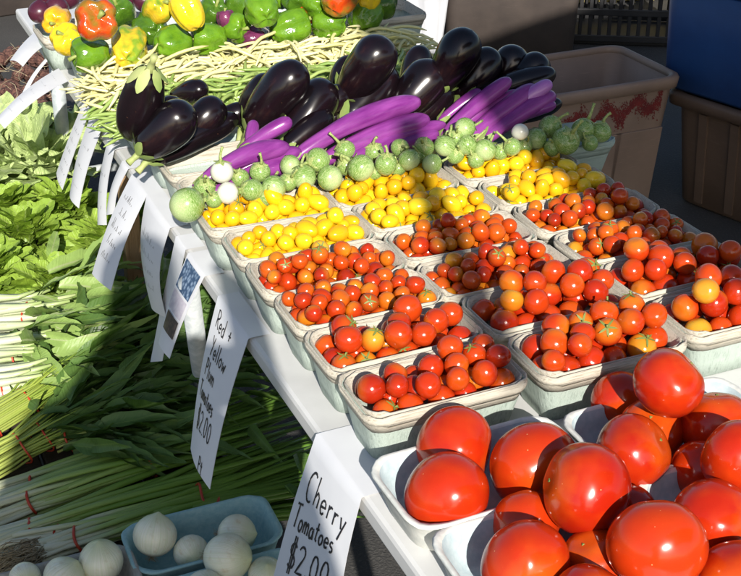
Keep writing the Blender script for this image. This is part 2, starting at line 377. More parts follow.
def basket_meshes(a, b, h, tap, floor, wob=.0018, seed=0, rimh=.022):
    """half sizes at the lip; tap = how far the base is drawn in"""
    r = .022; th = .0018
    A = lambda z: a - tap * (1 - z / h); Bf = lambda z: b - tap * (1 - z / h)
    zs = [0, h * .33, h * .66, h - .002]
    out = [ring(A(z), Bf(z), r * .8, z) for z in zs]
    inn = [ring(A(z) - th, Bf(z) - th, r * .75, z) for z in reversed(zs)]
    inn = [q for q, z in zip(inn, reversed(zs)) if z >= floor] + [ring(A(floor) - th, Bf(floor) - th, r * .75, floor)]
    wall = mesh('side_wall', *loft_vf([ring(A(0) - .001, Bf(0) - .001, r * .8, 0.0)] + out + inn, cap0=True, cap1=True))
    def band(z0, z1, o0, o1, sd, nm, wb):
        t2 = .0016
        return mesh(nm, *loft_vf([ring(A(z0) + o0 - t2, Bf(z0) + o0 - t2, r, z0, 0, sd), ring(A(z0) + o0, Bf(z0) + o0, r, z0, wb * .6, sd + 1), ring(A((z0 + z1) / 2) + (o0 + o1) / 2 + .0008, Bf((z0 + z1) / 2) + (o0 + o1) / 2 + .0008, r, (z0 + z1) / 2, 0, sd),
            ring(A(z1) + o1, Bf(z1) + o1, r, z1, wb, sd), ring(A(z1) + o1 - t2, Bf(z1) + o1 - t2, r, z1 + .0004, wb, sd), ring(A(z0) + o0 - t2, Bf(z0) + o0 - t2, r, z0, 0, sd)]))
    rim = band(h - rimh, h + .001, .0014, .0022, seed, 'rim_band', wob)
    hoop = band(h - rimh * .55, h - .003, .0030, .0034, seed + 7, 'hoop', wob * .8)
    inner = band(h - rimh * .8, h + .002, -.0034, -.0022, seed + 3, 'inner_rim', wob)
    return wall, rim, hoop, inner
BA, BB, BH, BT = .0985, .0485, .068, .013
VAR = [basket_meshes(BA, BB, BH, BT, .044, .0019, 20 * i) for i in range(4)]
VARP = [basket_meshes(BA, BB, BH, BT, .043, .0019, 300 + 20 * i) for i in range(3)]
VARF = [basket_meshes(BA, BB, BH, BT, .060, .0013, 800)]
VARB = [basket_meshes(BA, .066, BH, BT, .034, .0019, 600 + 20 * i) for i in range(3)]
bcount = [0]
def basket(s, t, label, group='quart veneer baskets on the white table', var=VAR, z=TZ + .0005, jit=.5, mats=('wallv', 'rim')):
    """s,t = centre on the table"""
    i = bcount[0]; bcount[0] += 1; rz = random.uniform(-.022, .022) * jit * 2
    v = var[i % len(var)]
    e = thing('produce_basket', label, 'basket', frame_at(s, t, z, rz), group)
    for nm, m, k in zip(('side_wall', 'rim_band', 'hoop', 'inner_rim'), v, (mats[0], mats[1], mats[1], mats[1])):
        if not m.materials: m.materials.append(M[k])
        o = obj(nm, m, None, rimo if nm == 'hoop' else e)
        if nm == 'rim_band': rimo = o
        if o.data.materials[0] != M[k]: o.material_slots[0].link = 'OBJECT'; o.material_slots[0].material = M[k]
    return e
def pack(n, rad, a, b, floor, lip, tap=.15, dome=1.1, seed=0, iters=320, fixed=None):
    """settle n balls in a tapered box with a heap above the lip; returns centres in basket frame and radii"""
    rg = np.random.default_rng(seed); r = rad * rg.uniform(.88, 1.12, n)
    p = np.stack([rg.uniform(-a + rad, a - rad, n), rg.uniform(-b + rad, b - rad, n), floor + rad + rg.uniform(0, .07, n)], 1)
    if fixed is not None: p[:len(fixed)] = fixed
    iu = np.triu_indices(n, 1); rs = (r[iu[0]] + r[iu[1]]) * .985
    for it in range(iters):
        if it < iters - 40: p[:, 2] -= .0009
        for _ in range(3):
            d = p[iu[1]] - p[iu[0]]; L = np.linalg.norm(d, axis=1) + 1e-9; ov = rs - L; k = ov > 0
            if k.any():
                c = (d[k] / L[k, None]) * (ov[k] * .5 * .8)[:, None]
                np.add.at(p, iu[0][k], -c); np.add.at(p, iu[1][k], c)
            over = np.maximum(p[:, 2] - lip, 0); rf = np.where(over > 0, np.maximum(1 - over / r * .5, .6), 1.0)
            A = a - np.maximum(lip - p[:, 2], 0) * tap - over * dome * .8; B_ = b - np.maximum(lip - p[:, 2], 0) * tap - over * dome * .75
            p[:, 0] = np.clip(p[:, 0], -np.maximum(A - r * rf, .002), np.maximum(A - r * rf, .002)); p[:, 1] = np.clip(p[:, 1], -np.maximum(B_ - r * rf, .002), np.maximum(B_ - r * rf, .002))
            p[:, 2] = np.maximum(p[:, 2], floor + r)
    return p, r

# ------------------------------------------------------------------ tomato shapes
def ball(name, lobes=0, lob=.0, oblate=1.0, dimple=.0, seg=24, rings=14, egg=0.0, seed=0, wob=.022):
    rg = random.Random(seed); ph = rg.uniform(0, 6.28); V = []
    prof = []
    for i in range(rings + 1):
        q = math.pi * i / rings; z = -math.cos(q); r = math.sin(q)
        zz = z * oblate
        if z > 0: zz -= dimple * math.exp(-(r / .38) ** 2)
        r *= 1 + egg * z
        prof.append((r, zz))
    def mod(a, f, r, z):
        w = math.sin(f * math.pi) ** .5 if 0 < f < 1 else 0
        up = max(0, f - .35) * 1.5
        return r * (1 + lob * up * w * math.cos(lobes * a + ph) + wob * math.sin(2 * a + ph * 2) + wob * .8 * math.sin(3 * a + ph)), z + wob * .9 * math.sin(a + ph) * w
    prof[0] = (1e-4, prof[0][1]); prof[-1] = (1e-4, prof[-1][1])
    return mesh(name, *lathe_vf(prof, seg, mod))
TOM = [ball('cherry_tomato', 0, 0, [.92, .97, 1.0, 1.06, .95, 1.12][i], .10, 20, 12, egg=[0, .03, -.04, 0, .05, -.03][i], seed=i, wob=.02 + .008 * (i % 3)) for i in range(6)]
PLUM = [ball('plum_tomato', 0, 0, [.96, 1.0, 1.06, .93, 1.02][i], .10, 24, 14, egg=[0, .02, -.05, 0, .04][i], seed=10 + i) for i in range(5)]
YEL = [ball('yellow_tomato', 0, 0, [1.0, 1.22, 1.32, 1.1, 1.4][i], .04, 20, 12, egg=[0, -.06, -.12, .04, -.16][i], seed=20 + i) for i in range(5)]
BIG = [ball('beefsteak_tomato', 5, .040 + .010 * i, [.90, .95, .92, .97, .93][i], .11, 48, 28, seed=30 + i, wob=.018) for i in range(5)]
def calyx_vf(rng, n=5, L=1.0, wid=.18, up=.25, stem=.5, sr=.09):
    parts = []
    for k in range(n):
        a = 2 * math.pi * k / n + rng.uniform(-.2, .2); c, s = math.cos(a), math.sin(a); l = L * rng.uniform(.8, 1.15); lift = up * rng.uniform(.4, 1.4)
        pts = []
        for j in range(4):
            f = j / 3; x = l * f; z = .075 - (1 - math.sqrt(1 - min(x * .74, .97) ** 2)) / .74 * .9 + lift * f ** 3; w = wid * (1 - f) ** .7 * (.6 + f * 1.2)
            pts.append((x, w, z))
        V = []
        for x, w, z in pts: V += [(c * x - s * w, s * x + c * w, z), (c * x + s * w, s * x - c * w, z + .03)]
        parts.append((V, [(2 * j, 2 * j + 1, 2 * j + 3, 2 * j + 2) for j in range(3)]))
    b = rng.uniform(-.3, .3)
    parts.append(tube_vf([(0, 0, -.05), (.03, 0, stem * .5), (b * .5, .05, stem)], [sr * 1.2, sr, sr * 1.25], 6)[:2])
    return join_vf(parts)
CAL = [mesh('calyx', *calyx_vf(random.Random(i), 5, 1.0, .15, .42, .45)) for i in range(4)]
for m in CAL: m.materials.append(M['calyx'])
def place_fruit(name, meshes, mt, c, r, label, cat, group, calyx=0.0, tilt=None, stretch=False):
    m = random.choice(meshes)
    q = Euler((random.gauss(0, .9), random.gauss(0, .9), random.uniform(0, 6.28))) if tilt is None else tilt
    has = random.random() < calyx
    if has: q = (Vector((random.gauss(0, .45), random.gauss(-.55, .45), 1))).to_track_quat('Z', 'Y').to_euler()
    mx = Matrix.Translation(c) @ q.to_matrix().to_4x4() @ Matrix.Scale(r, 4)
    o = obj(name, m, None, None, mx); 
    if not m.materials: m.materials.append(mt)
    if m.materials[0] != mt: o.material_slots[0].link = 'OBJECT'; o.material_slots[0].material = mt
    tag(o, label, cat, group)
    if has:
        top = max(v.co.z for v in m.vertices)
        obj('calyx', random.choice(CAL), None, o, TR((0, 0, top - .02), random.uniform(0, 6), 0, 0, .74))
        o['label'] = label + ' with green calyx'
    return o
def fill(bk, n, rad, meshes, mt, name, label, cat, floor, seed, calyx=.0, alt=None, altp=.0, altlabel='', dome=1.1, a=BA - .006, b=BB - .006):
    p, r = pack(n, rad, a, b, floor, BH + .002, seed=seed, dome=dome)
    mxb = bk.matrix_basis
    for c, rr in zip(p, r):
        useal = alt is not None and random.random() < altp
        place_fruit(name, meshes, alt if useal else mt, mxb @ Vector(c), float(rr), (altlabel if useal else label), cat, label.split(' in ')[-1] + ' fruit', calyx)

# rows run along the table (t), columns across it (s)
S1, S2, S3 = .547, .750, .953
ORD = ['first', 'second', 'third', 'fourth', 'fifth', 'sixth']
JIT = {(0, 2): (.000, .002), (0, 3): (-.004, 0), (1, 2): (-.006, .006), (1, 3): (-.004, .010), (2, 2): (.004, .012), (2, 3): (0, .014),
       (0, 0): (0, .0), (0, 1): (0, .002), (1, 0): (.010, -.006), (1, 1): (.006, .002), (2, 0): (.014, .0), (2, 1): (.010, .010),
       (0, 4): (-.004, .0), (0, 5): (-.012, 0), (1, 4): (-.008, .010), (1, 5): (-.020, .008), (2, 4): (-.004, .012), (2, 5): (-.010, .012)}
for ci, (sc, cn) in enumerate(((S1, 'edge'), (S2, 'middle'), (S3, 'inner'))):
    for ri in range(6):
        dx, dy = JIT[(ci, ri)]; wh = '%s %s basket behind the trays' % (ORD[ri], cn); seed = ci * 10 + ri
        s, t = sc + dx, 1.056 + ri * .1015 + dy
        if ri < 2:
            bk = basket(s, t, 'veneer basket of larger red tomatoes, ' + wh, var=VARP)
            fill(bk, [27, 25, 25, 25, 25, 25][ci * 2 + ri], [.0150, .0154][ri] if ci == 0 else .0157, PLUM, M['plum'], 'plum_tomato', 'round glossy red tomato in the ' + wh, 'tomato', .043, 200 + seed,
                 calyx=.12, alt=M['halfripe'], altp=.06, altlabel='orange half ripe tomato in the ' + wh, dome=.62)
        elif ri < 4:
            bk = basket(s, t, 'veneer basket of small cherry tomatoes, ' + wh)
            fill(bk, 54, .0112, TOM, M['cherry'], 'cherry_tomato', 'small orange-red cherry tomato in the ' + wh, 'tomato', .044, 100 + seed,
                 calyx=.07, alt=M['halfripe'], altp=.09, altlabel='half ripe yellowish cherry tomato in the ' + wh, dome=1.1)
        else:
            bk = basket(s, t, 'veneer basket of yellow tomatoes, ' + wh)
            fill(bk, 48, .0115, YEL, M['yellow'], 'yellow_tomato', 'small bright yellow tomato in the ' + wh, 'tomato', .044, 400 + seed, calyx=.04, dome=1.1)

# ------------------------------------------------------------------ trays with beefsteak tomatoes
def tray_mesh(a, b, h, seed):
    r = .03; o = []
    for z, g in ((0, -.016), (.004, -.012), (h * .6, -.005), (h - .004, .0), (h, .003), (h + .002, .001), (h, -.004), (h * .6, -.009), (.010, -.018), (.008, -.026)):
        o.append(ring(a + g, b + g, r, z, .0010 if z > h * .5 else 0, seed))
    return mesh('tray_shell', *loft_vf(o, cap0=True, cap1=True))
trays = [(.535, .908, 'pale pulp tray of big tomatoes at the table edge behind the cherry tomato sign'), (.540, .776, 'pale pulp tray of big tomatoes at the table corner in front of its twin'),
    (.760, .898, 'pale pulp tray of big tomatoes beneath the highest big tomato'), (.765, .766, 'pale pulp tray of big tomatoes at the table front, inner side')]
for i, (s, t, lb) in enumerate(trays):
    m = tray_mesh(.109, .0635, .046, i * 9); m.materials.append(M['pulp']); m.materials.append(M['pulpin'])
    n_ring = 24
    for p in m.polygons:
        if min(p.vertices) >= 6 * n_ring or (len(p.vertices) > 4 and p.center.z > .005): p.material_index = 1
    o = thing('pulp_tray', lb, 'tray', frame_at(s, t, TZ + .0005, random.uniform(-.02, .02)), 'pulp trays on the white table')
    obj('tray_shell', m, None, o)
bigs = [(455, 441, 41, .806), (447, 489, 42, .802), (535, 461, 45, .812), (584, 496, 45, .828), (634, 444, 38, .822), (668, 383, 35, .858), (623, 397, 30, .795), (707, 424, 36, .805), (737, 452, 38, .842), (703, 463, 32, .800),
    (715, 518, 45, .812), (652, 548, 49, .826), (531, 560, 45, .806), (529, 512, 34, .800), (596, 556, 34, .796), (632, 508, 30, .796), (741, 575, 44, .806), (662, 425, 33, .798), (590, 600, 44, .806)]
bl = ['big red tomato resting on the sunlit left side of the edge tray', 'big red tomato in the edge tray corner nearest the cherry tomatoes sign', 'big red tomato half shaded by the tomato in front of it, edge tray', 'big round red tomato heaped on top between the trays', 'big red tomato with flattened top beneath the highest one',
    'highest big tomato, perched on top of the heap against the basket', 'big tomato mostly hidden behind the highest one, by the basket', 'dark red big tomato tucked right of the highest one', 'big red tomato heaped at the inner side of the tray', 'big tomato low down between two larger ones, inner tray',
    'broad red tomato with a shaded lower side, inner front tray', 'largest red tomato at the front of the heap', 'big red tomato with a pale stalk scar at the front corner tray', 'big tomato mostly hidden below the heaped round one', 'big tomato deep between the front tomatoes', 'big tomato seen only as a strip behind the largest one', 'big red tomato at the far front inner corner', 'big tomato hidden under the highest one', 'big red tomato at the very front between the trays']
bp = []; br = []
for (x, y, r, z) in bigs:
    p = at(x, y, z); d = (p - cam.location).dot(Vector((0, math.cos(PITCH), -math.sin(PITCH)))); bp.append(list(p)); br.append(r / FPX * d)
bp = np.array(bp); br = np.array(br); p0 = bp.copy()
iu = np.triu_indices(len(bp), 1)
for it in range(300):
    d = bp[iu[1]] - bp[iu[0]]; L = np.linalg.norm(d, axis=1) + 1e-9; ov = (br[iu[0]] + br[iu[1]]) * .95 - L; k = ov > 0
    c = (d[k] / L[k, None]) * (ov[k] * .4)[:, None]; np.add.at(bp, iu[0][k], -c); np.add.at(bp, iu[1][k], c)
    bp[:, 2] -= .0002; bp[:, :2] += (p0[:, :2] - bp[:, :2]) * .08; bp[:, 2] += (p0[:, 2] - bp[:, 2]) * .02
    bp[:, 2] = np.maximum(bp[:, 2], TZ + .009 + br * .9)
random.seed(5)
for i in range(len(bp)):
    q = Euler((random.gauss(-.9, .9), random.gauss(0, 1.0), random.uniform(0, 6.28)))
    o = place_fruit('beefsteak_tomato', BIG, M['big'], Vector(bp[i]), float(br[i]) * 1.02, bl[i], 'tomato', 'big tomatoes in the pulp trays', 0, q)
    zt = max(v.co.z for v in o.data.vertices)
    scar = mesh('stalk_scar', *lathe_vf([(.0, -.03), (.065, -.02), (.045, .012), (.0, .0)], 10, lambda a, f, r, z: (r * (.75 + .3 * math.sin(3 * a + f)), z)), smooth=True)
    obj('stalk_scar', scar, M['calyx'], o, TR((0, 0, o.data.vertices[-1].co.z + .012)))

# ------------------------------------------------------------------ round striped eggplants (row behind the yellow tomatoes)
random.seed(21)
ROUND = [ball('round_eggplant', 0, 0, .92 + .05 * i, .03, 24, 14, seed=50 + i) for i in range(3)]
def eggcal_vf(rng, n=5, L=1.0, stem=1.3, wid=.30, sr=.13):
    parts = []
    for k in range(n):
        a = 2 * math.pi * k / n + rng.uniform(-.2, .2); c, s = math.cos(a), math.sin(a); l = L * rng.uniform(.8, 1.2); cu = rng.uniform(.15, .6)
        V = []
        for j in range(5):
            f = j / 4; x = l * f * .78; z = .10 - (1 - math.sqrt(1 - min(x, .97) ** 2)) * .92 + cu * max(0, f - .5) ** 2 * 1.6; w = wid * (1 - f ** 1.6) + .01
            V += [(c * x - s * w, s * x + c * w, z - .06), (c * x, s * x, z + .02), (c * x + s * w, s * x - c * w, z - .06)]
        F = []
        for j in range(4): F += [(3 * j, 3 * j + 1, 3 * j + 4, 3 * j + 3), (3 * j + 1, 3 * j + 2, 3 * j + 5, 3 * j + 4)]
        parts.append((V, F))
    b = rng.uniform(-.5, .5); b2 = rng.uniform(-.4, .4)
    parts.append(tube_vf([(0, 0, -.05), (.02, .02, stem * .35), (b * .5, b2 * .4, stem * .75), (b, b2, stem)], [sr * 1.5, sr, sr * .85, sr * 1.15], 7)[:2])
    return join_vf(parts)
ECAL = [mesh('calyx', *eggcal_vf(random.Random(60 + i), 5, 1.05, [1.0, 1.5, .8, 1.3][i])) for i in range(4)]
for m in ECAL: m.materials.append(M['eggcalyx'])
def round_egg(px, py, rpx, z, mt, lb, stem_px=None, tilt=.8):
    p = at(px, py, z); d = (p - cam.location).dot(Vector((0, math.cos(PITCH), -math.sin(PITCH)))); r = rpx / FPX * d * .95
    if stem_px is not None: q = (at(stem_px[0], stem_px[1], z + stem_px[2]) - p).to_track_quat('Z', 'Y').to_euler()
    else: q = Euler((random.gauss(0, tilt), random.gauss(0, tilt), random.uniform(0, 6.28)))
    m = random.choice(ROUND); o = obj('round_eggplant', m, None, None, Matrix.Translation(p) @ q.to_matrix().to_4x4() @ Matrix.Scale(r, 4))
    if not m.materials: m.materials.append(M['thai'])
    if mt != 'thai': o.material_slots[0].link = 'OBJECT'; o.material_slots[0].material = M[mt]
    tag(o, lb, 'eggplant', 'small round eggplants heaped on the baskets')
    zt = max(v.co.z for v in m.vertices); obj('calyx', random.choice(ECAL), None, o, TR((0, 0, zt - .03), random.uniform(0, 6), 0, 0, 1.02))
    return o
for (s, w_) in ((.538, 'edge'), (.742, 'middle'), (1.052, 'inner')):
    basket(s, 1.668 if w_ != 'inner' else 1.636, 'grey-green veneer basket of round eggplants, %s column of the table' % w_, var=VARF, mats=('wallg', 'wallg') if w_ == 'inner' else ('wallv', 'rim'))
RE = [(187, 205, 19, .845, 'thai', 'large striped green round eggplant at the table edge corner', (240, 190, -.01)), (228, 193, 12, .848, 'whiteegg', 'white round eggplant next to the large striped one', (262, 190, 0)),
    (222, 172, 12, .868, 'whiteegg', 'white round eggplant against the purple long eggplants', None), (205, 188, 12, .842, 'thai', 'small green round eggplant behind the large striped one', None),
    (252, 190, 12, .848, 'thai', 'pale green round eggplant with thin stalk beside the white one', (225, 188, .01)), (274, 187, 13, .85, 'thai', 'pale round eggplant between two leafy calyxes', (275, 160, .02)),
    (304, 177, 13, .85, 'thai', 'round green eggplant with a spiky calyx, edge basket', (300, 150, .03)), (318, 160, 13, .868, 'thai', 'round green eggplant perched against the purple eggplants', (300, 165, 0)), (330, 178, 14, .848, 'thai', 'shiny green round eggplant turned end up, middle basket', (310, 170, .0)),
    (361, 168, 15, .855, 'thai', 'round green eggplant with long curled stalk, middle basket', (335, 150, .02)), (386, 164, 12, .858, 'thai', 'round green eggplant with upright bent stalk', (389, 140, .04)), (409, 160, 12, .855, 'thai', 'dark green round eggplant between leafy stalks', None),
    (374, 152, 11, .850, 'thai', 'green round eggplant half hidden below the purple eggplants', (372, 125, .05)), (424, 147, 11, .862, 'thai', 'green round eggplant with wide calyx beside a dark one', (420, 135, .03)), (445, 146, 12, .862, 'thai', 'glossy plain green round eggplant in the middle basket', (455, 120, .03)),
    (467, 145, 11, .862, 'thai', 'pale striped round eggplant next to the plain green one', None), (485, 150, 12, .855, 'thai', 'striped eggplant under a leafy calyx, middle basket end', (500, 125, .02)), (432, 164, 11, .848, 'thai', 'green round eggplant low by the yellow tomatoes', (445, 160, 0)),
    (465, 128, 11, .880, 'thai', 'green round eggplant heaped highest over the middle basket', (495, 118, .0)), (520, 132, 9, .872, 'whiteegg', 'small white round eggplant over the inner basket', None), (536, 139, 12, .845, 'thai', 'green round eggplant with dark leafy calyx, inner basket', (548, 122, .02)), (566, 141, 15, .848, 'thai', 'boldly striped round eggplant in the inner basket', None),
    (550, 127, 12, .855, 'thai', 'green round eggplant at the back of the inner basket', (563, 115, .02)), (583, 130, 12, .850, 'thai', 'green round eggplant with a tall stalk, inner basket', (598, 97, .05)), (600, 132, 12, .842, 'thai', 'leafy stalked round eggplant at the inner basket end', (604, 120, .02)), (512, 147, 10, .856, 'thai', 'small green round eggplant in the inner basket corner', None),
    (260, 172, 11, .862, 'thai', 'pale green round eggplant below the short purple eggplant', (262, 155, .03)), (290, 165, 11, .858, 'thai', 'pale green round eggplant behind the spiky calyx', None), (345, 150, 11, .862, 'thai', 'green round eggplant under the long purple stalk ends', (335, 138, .02)), (400, 148, 10, .862, 'thai', 'green round eggplant at the end of the purple tips', None)]
for (x, y, r, z, mt, lb, sp) in RE: round_egg(x, y, r, z, mt, lb, sp)
for (x, y, r, z) in ((240, 178, 10, .85), (214, 200, 9, .84), (266, 198, 9, .835), (288, 182, 10, .845), (313, 168, 9, .85), (346, 166, 10, .85), (374, 172, 9, .842), (398, 168, 9, .842), (418, 156, 9, .85), (455, 155, 10, .848), (476, 160, 9, .84), (500, 152, 9, .845), (524, 146, 9, .842), (552, 148, 9, .836), (590, 143, 9, .836), (456, 138, 9, .868)):
    round_egg(x, y, r, z, 'thai', 'small round eggplant nestled low in a gap of the row', (x + random.uniform(-14, 14), y - 14, .03))

# ------------------------------------------------------------------ large eggplants
def eggplant(p0, p1, r, mt, kind, lb, bend=0.0, calyx=True, big=True):
    L = (p1 - p0).length; N = 26; pts, rad = [], []
    for i in range(N + 1):
        f = math.sin(i / N * math.pi / 2) ** 1.0 * .5 + i / N * .5 if i < N else 1.0
        if big: w = (.58 + .42 * math.sin(min(1, f / .62) * math.pi / 2)) * math.sqrt(min(1, .35 + f * 6)) * math.sqrt(max(0, 1 - max(0, (f - .60) / .40) ** 2.4))
        else: w = (.60 + .36 * min(1, f / .5) + .04 * math.sin(f * 11)) * math.sqrt(max(0, 1 - max(0, (f - .84) / .16) ** 2.2))
        pts.append(Vector((bend * L * math.sin(f * math.pi), 0, f * L))); rad.append(max(w * r, .0006))
    ax = p1 - p0; up = Vector((0, 0, 1)); z = ax.normalized(); x = (up - z * up.dot(z)).normalized(); y = z.cross(x)
    mx = Matrix((x, y, z)).transposed().to_4x4(); mx.translation = p0
    nm = 'globe_eggplant' if big else 'long_eggplant'
    V, F, A = tube_vf(pts, rad, 32 if big else 20)
    sd_ = random.uniform(0, 50); K = .10 if big else .03
    V = [Vector((v.x * (1 + K * nzz), v.y * (1 + K * nzz), v.z)) for v in V for nzz in (mnoise.noise(Vector((v.x, v.y, v.z)) * 22 + Vector((sd_, 0, 0))),)]
    o = obj(nm, mesh(nm, V, F, attr=A), mt, None, mx); tag(o, lb, 'eggplant', kind)
    if calyx:
        Lc = (.019 if big else .018) * random.uniform(.85, 1.2); zz = [p.z for p in pts]; parts = []
        rb = lambda q: float(np.interp(q, zz, rad)); bx = lambda q: float(np.interp(q, zz, [p.x for p in pts]))
        for k in range(6):
            th = 2 * math.pi * k / 6 + random.uniform(-.2, .2); ln = Lc * random.uniform(.7, 1.3); fl = random.uniform(.0005, .006); V = []
            for q, hw in ((-.006, .25), (.001, .50), (ln * .4, .38), (ln * .75, .22), (ln, .04)):
                rr = (rb(max(q, .003)) + .0022 if q > 0 else r * .22) + fl * max(0, q / ln) ** 2
                for u_ in (-1, 0, 1):
                    V.append((rr * (1.02 if u_ == 0 else 1) * math.cos(th + hw * u_) + bx(max(q, 0)), rr * (1.02 if u_ == 0 else 1) * math.sin(th + hw * u_), q))
            parts.append((V, [(3 * j + i, 3 * j + i + 1, 3 * j + i + 4, 3 * j + i + 3) for j in range(4) for i in range(2)]))
        sx_, sy_ = random.uniform(-.012, .012), random.uniform(-.012, .012); sl = random.uniform(.022, .038)
        parts.append(tube_vf([(0, 0, .004), (0, 0, -.008), (sx_ * .5, sy_ * .5, -sl * .6), (sx_, sy_, -sl)], [r * .32, .0058, .0045, .0058], 8)[:2])
        obj('calyx', mesh('calyx', *join_vf(parts)), M['eggcalyx'], o)
    return o
for (s, t) in ((.538, 1.775), (.742, 1.775), (.946, 1.775), (.538, 1.88), (.742, 1.88), (.946, 1.88)):
    basket(s, t, 'veneer basket buried under the heaped eggplants', 'veneer baskets buried under the eggplants')
G = [((150, 70, .985), (132, 138, .865), .040, 'upright black globe eggplant with its stalk end up, by the table edge'), ((141, 152, .860), (192, 106, .930), .038, 'brown-black globe eggplant lying beside the upright one'), ((182, 142, .845), (222, 100, .905), .033, 'dark globe eggplant behind the brown-black one'),
    ((150, 160, .838), (238, 116, .872), .026, 'long dark eggplant with pale streak and green calyx at the edge'), ((250, 128, .850), (302, 64, .960), .041, 'tall black globe eggplant leaning up in front of the beans'), ((243, 126, .835), (272, 76, .925), .032, 'black globe eggplant half hidden behind the tall leaning one'),
    ((290, 138, .845), (330, 82, .915), .039, 'black globe eggplant with round highlight below the tall one'), ((282, 152, .836), (332, 112, .880), .025, 'slim dark eggplant just above the long purple ones'), ((345, 98, .880), (388, 40, .985), .043, 'largest black globe eggplant, heaped against the beans'), ((345, 124, .850), (392, 68, .915), .040, 'black globe eggplant under the largest one'),
    ((392, 118, .845), (442, 64, .925), .042, 'broad black globe eggplant shading the purple tips'), ((405, 124, .835), (452, 88, .880), .030, 'slim black eggplant beneath the broad one'), ((436, 88, .885), (472, 30, .985), .040, 'black globe eggplant standing highest by the charcoal tub'), ((455, 102, .852), (497, 50, .935), .037, 'glossy black globe eggplant beside the highest one'),
    ((490, 92, .850), (522, 48, .930), .035, 'black globe eggplant second from the taupe bin'), ((505, 98, .850), (546, 56, .920), .034, 'black globe eggplant nearest the taupe bin'), ((465, 102, .862), (556, 72, .902), .027, 'long black eggplant lying across the heap by the bin'), ((500, 122, .835), (562, 102, .862), .019, 'small black eggplant poking out beside the lilac one'),
    ((205, 128, .838), (250, 108, .868), .022, 'slim dark eggplant between the two globe groups'), ((325, 128, .840), (352, 92, .885), .026, 'small black eggplant wedged below the largest one'), ((172, 98, .840), (206, 88, .872), .024, 'short dark eggplant lying against the green beans')]
G += [((258, 124, .842), (294, 96, .886), .024, 'small black eggplant in front of the tall leaning one'), ((312, 118, .858), (350, 88, .900), .027, 'oval black eggplant left of the largest one'), ((368, 128, .838), (408, 98, .872), .024, 'small black eggplant above the bright purple tips'), ((424, 106, .850), (452, 66, .905), .028, 'oval black eggplant between the broad and highest ones'),
    ((478, 108, .842), (520, 84, .874), .022, 'slim black eggplant behind the slender purple one'), ((160, 140, .838), (176, 96, .900), .026, 'oval dark eggplant wedged behind the upright one'), ((335, 100, .862), (352, 56, .930), .028, 'oval black eggplant peeking out beside the largest one'), ((405, 92, .862), (424, 46, .930), .028, 'oval black eggplant in front of the shaded beans')]
for a, b, r, lb in G: eggplant(at(*a), at(*b), r * .88, M['globe'], 'dark eggplants heaped on the table', lb)
Lg = [((196, 190, .836), (290, 148, .870), .0175, .12, 'long', 'arched purple long eggplant nearest the table edge'), ((218, 190, .832), (294, 164, .846), .0155, .06, 'long', 'purple long eggplant under the arched one'), ((240, 152, .862), (292, 120, .905), .0140, .03, 'long', 'short purple long eggplant pointing at the black globes'), ((248, 160, .846), (254, 121, .886), .0115, .02, 'long', 'stubby purple long eggplant between two others'),
    ((290, 162, .848), (421, 101, .905), .0190, .07, 'long', 'longest bright purple eggplant, top of the middle three'), ((320, 163, .840), (430, 119, .880), .0185, .05, 'long', 'purple long eggplant in the middle of three'), ((350, 167, .832), (439, 133, .858), .0160, .03, 'long', 'purple long eggplant lowest of the middle three'),
    ((442, 137, .848), (511, 79, .918), .0150, .03, 'long', 'slender purple eggplant rising highest by the black heap'), ((440, 122, .842), (482, 91, .886), .0135, .02, 'long', 'purple eggplant behind the slender highest one'), ((465, 142, .838), (537, 87, .895), .0185, .03, 'long', 'thick purple eggplant between slender and lilac ones'), ((500, 117, .856), (552, 82, .908), .0140, .02, 'lilac', 'pale lilac long eggplant near the taupe bin'), ((480, 143, .834), (555, 94, .884), .0175, .03, 'long', 'dark purple long eggplant below the lilac one')]
Lg += [((232, 176, .842), (302, 152, .862), .0125, .08, 'long', 'slim purple eggplant just above the arched one'), ((304, 152, .850), (404, 112, .893), .0125, .05, 'long', 'slim purple eggplant behind the longest bright one'), ((336, 168, .834), (446, 124, .868), .0120, .06, 'long', 'slim purple eggplant between the middle three'), ((454, 134, .842), (520, 92, .892), .0120, .06, 'long', 'slim purple eggplant beside the slender highest one'),
    ((490, 132, .842), (556, 104, .872), .0120, .04, 'long', 'slim purple eggplant under the dark purple one'), ((205, 196, .832), (262, 178, .842), .0115, .05, 'long', 'slim purple eggplant beside the white round ones')]
for a, b, r, bd, mt, lb in Lg: eggplant(at(*a), at(*b), r * .88, M[mt], 'long purple eggplants on the table', lb, bd, True, False)

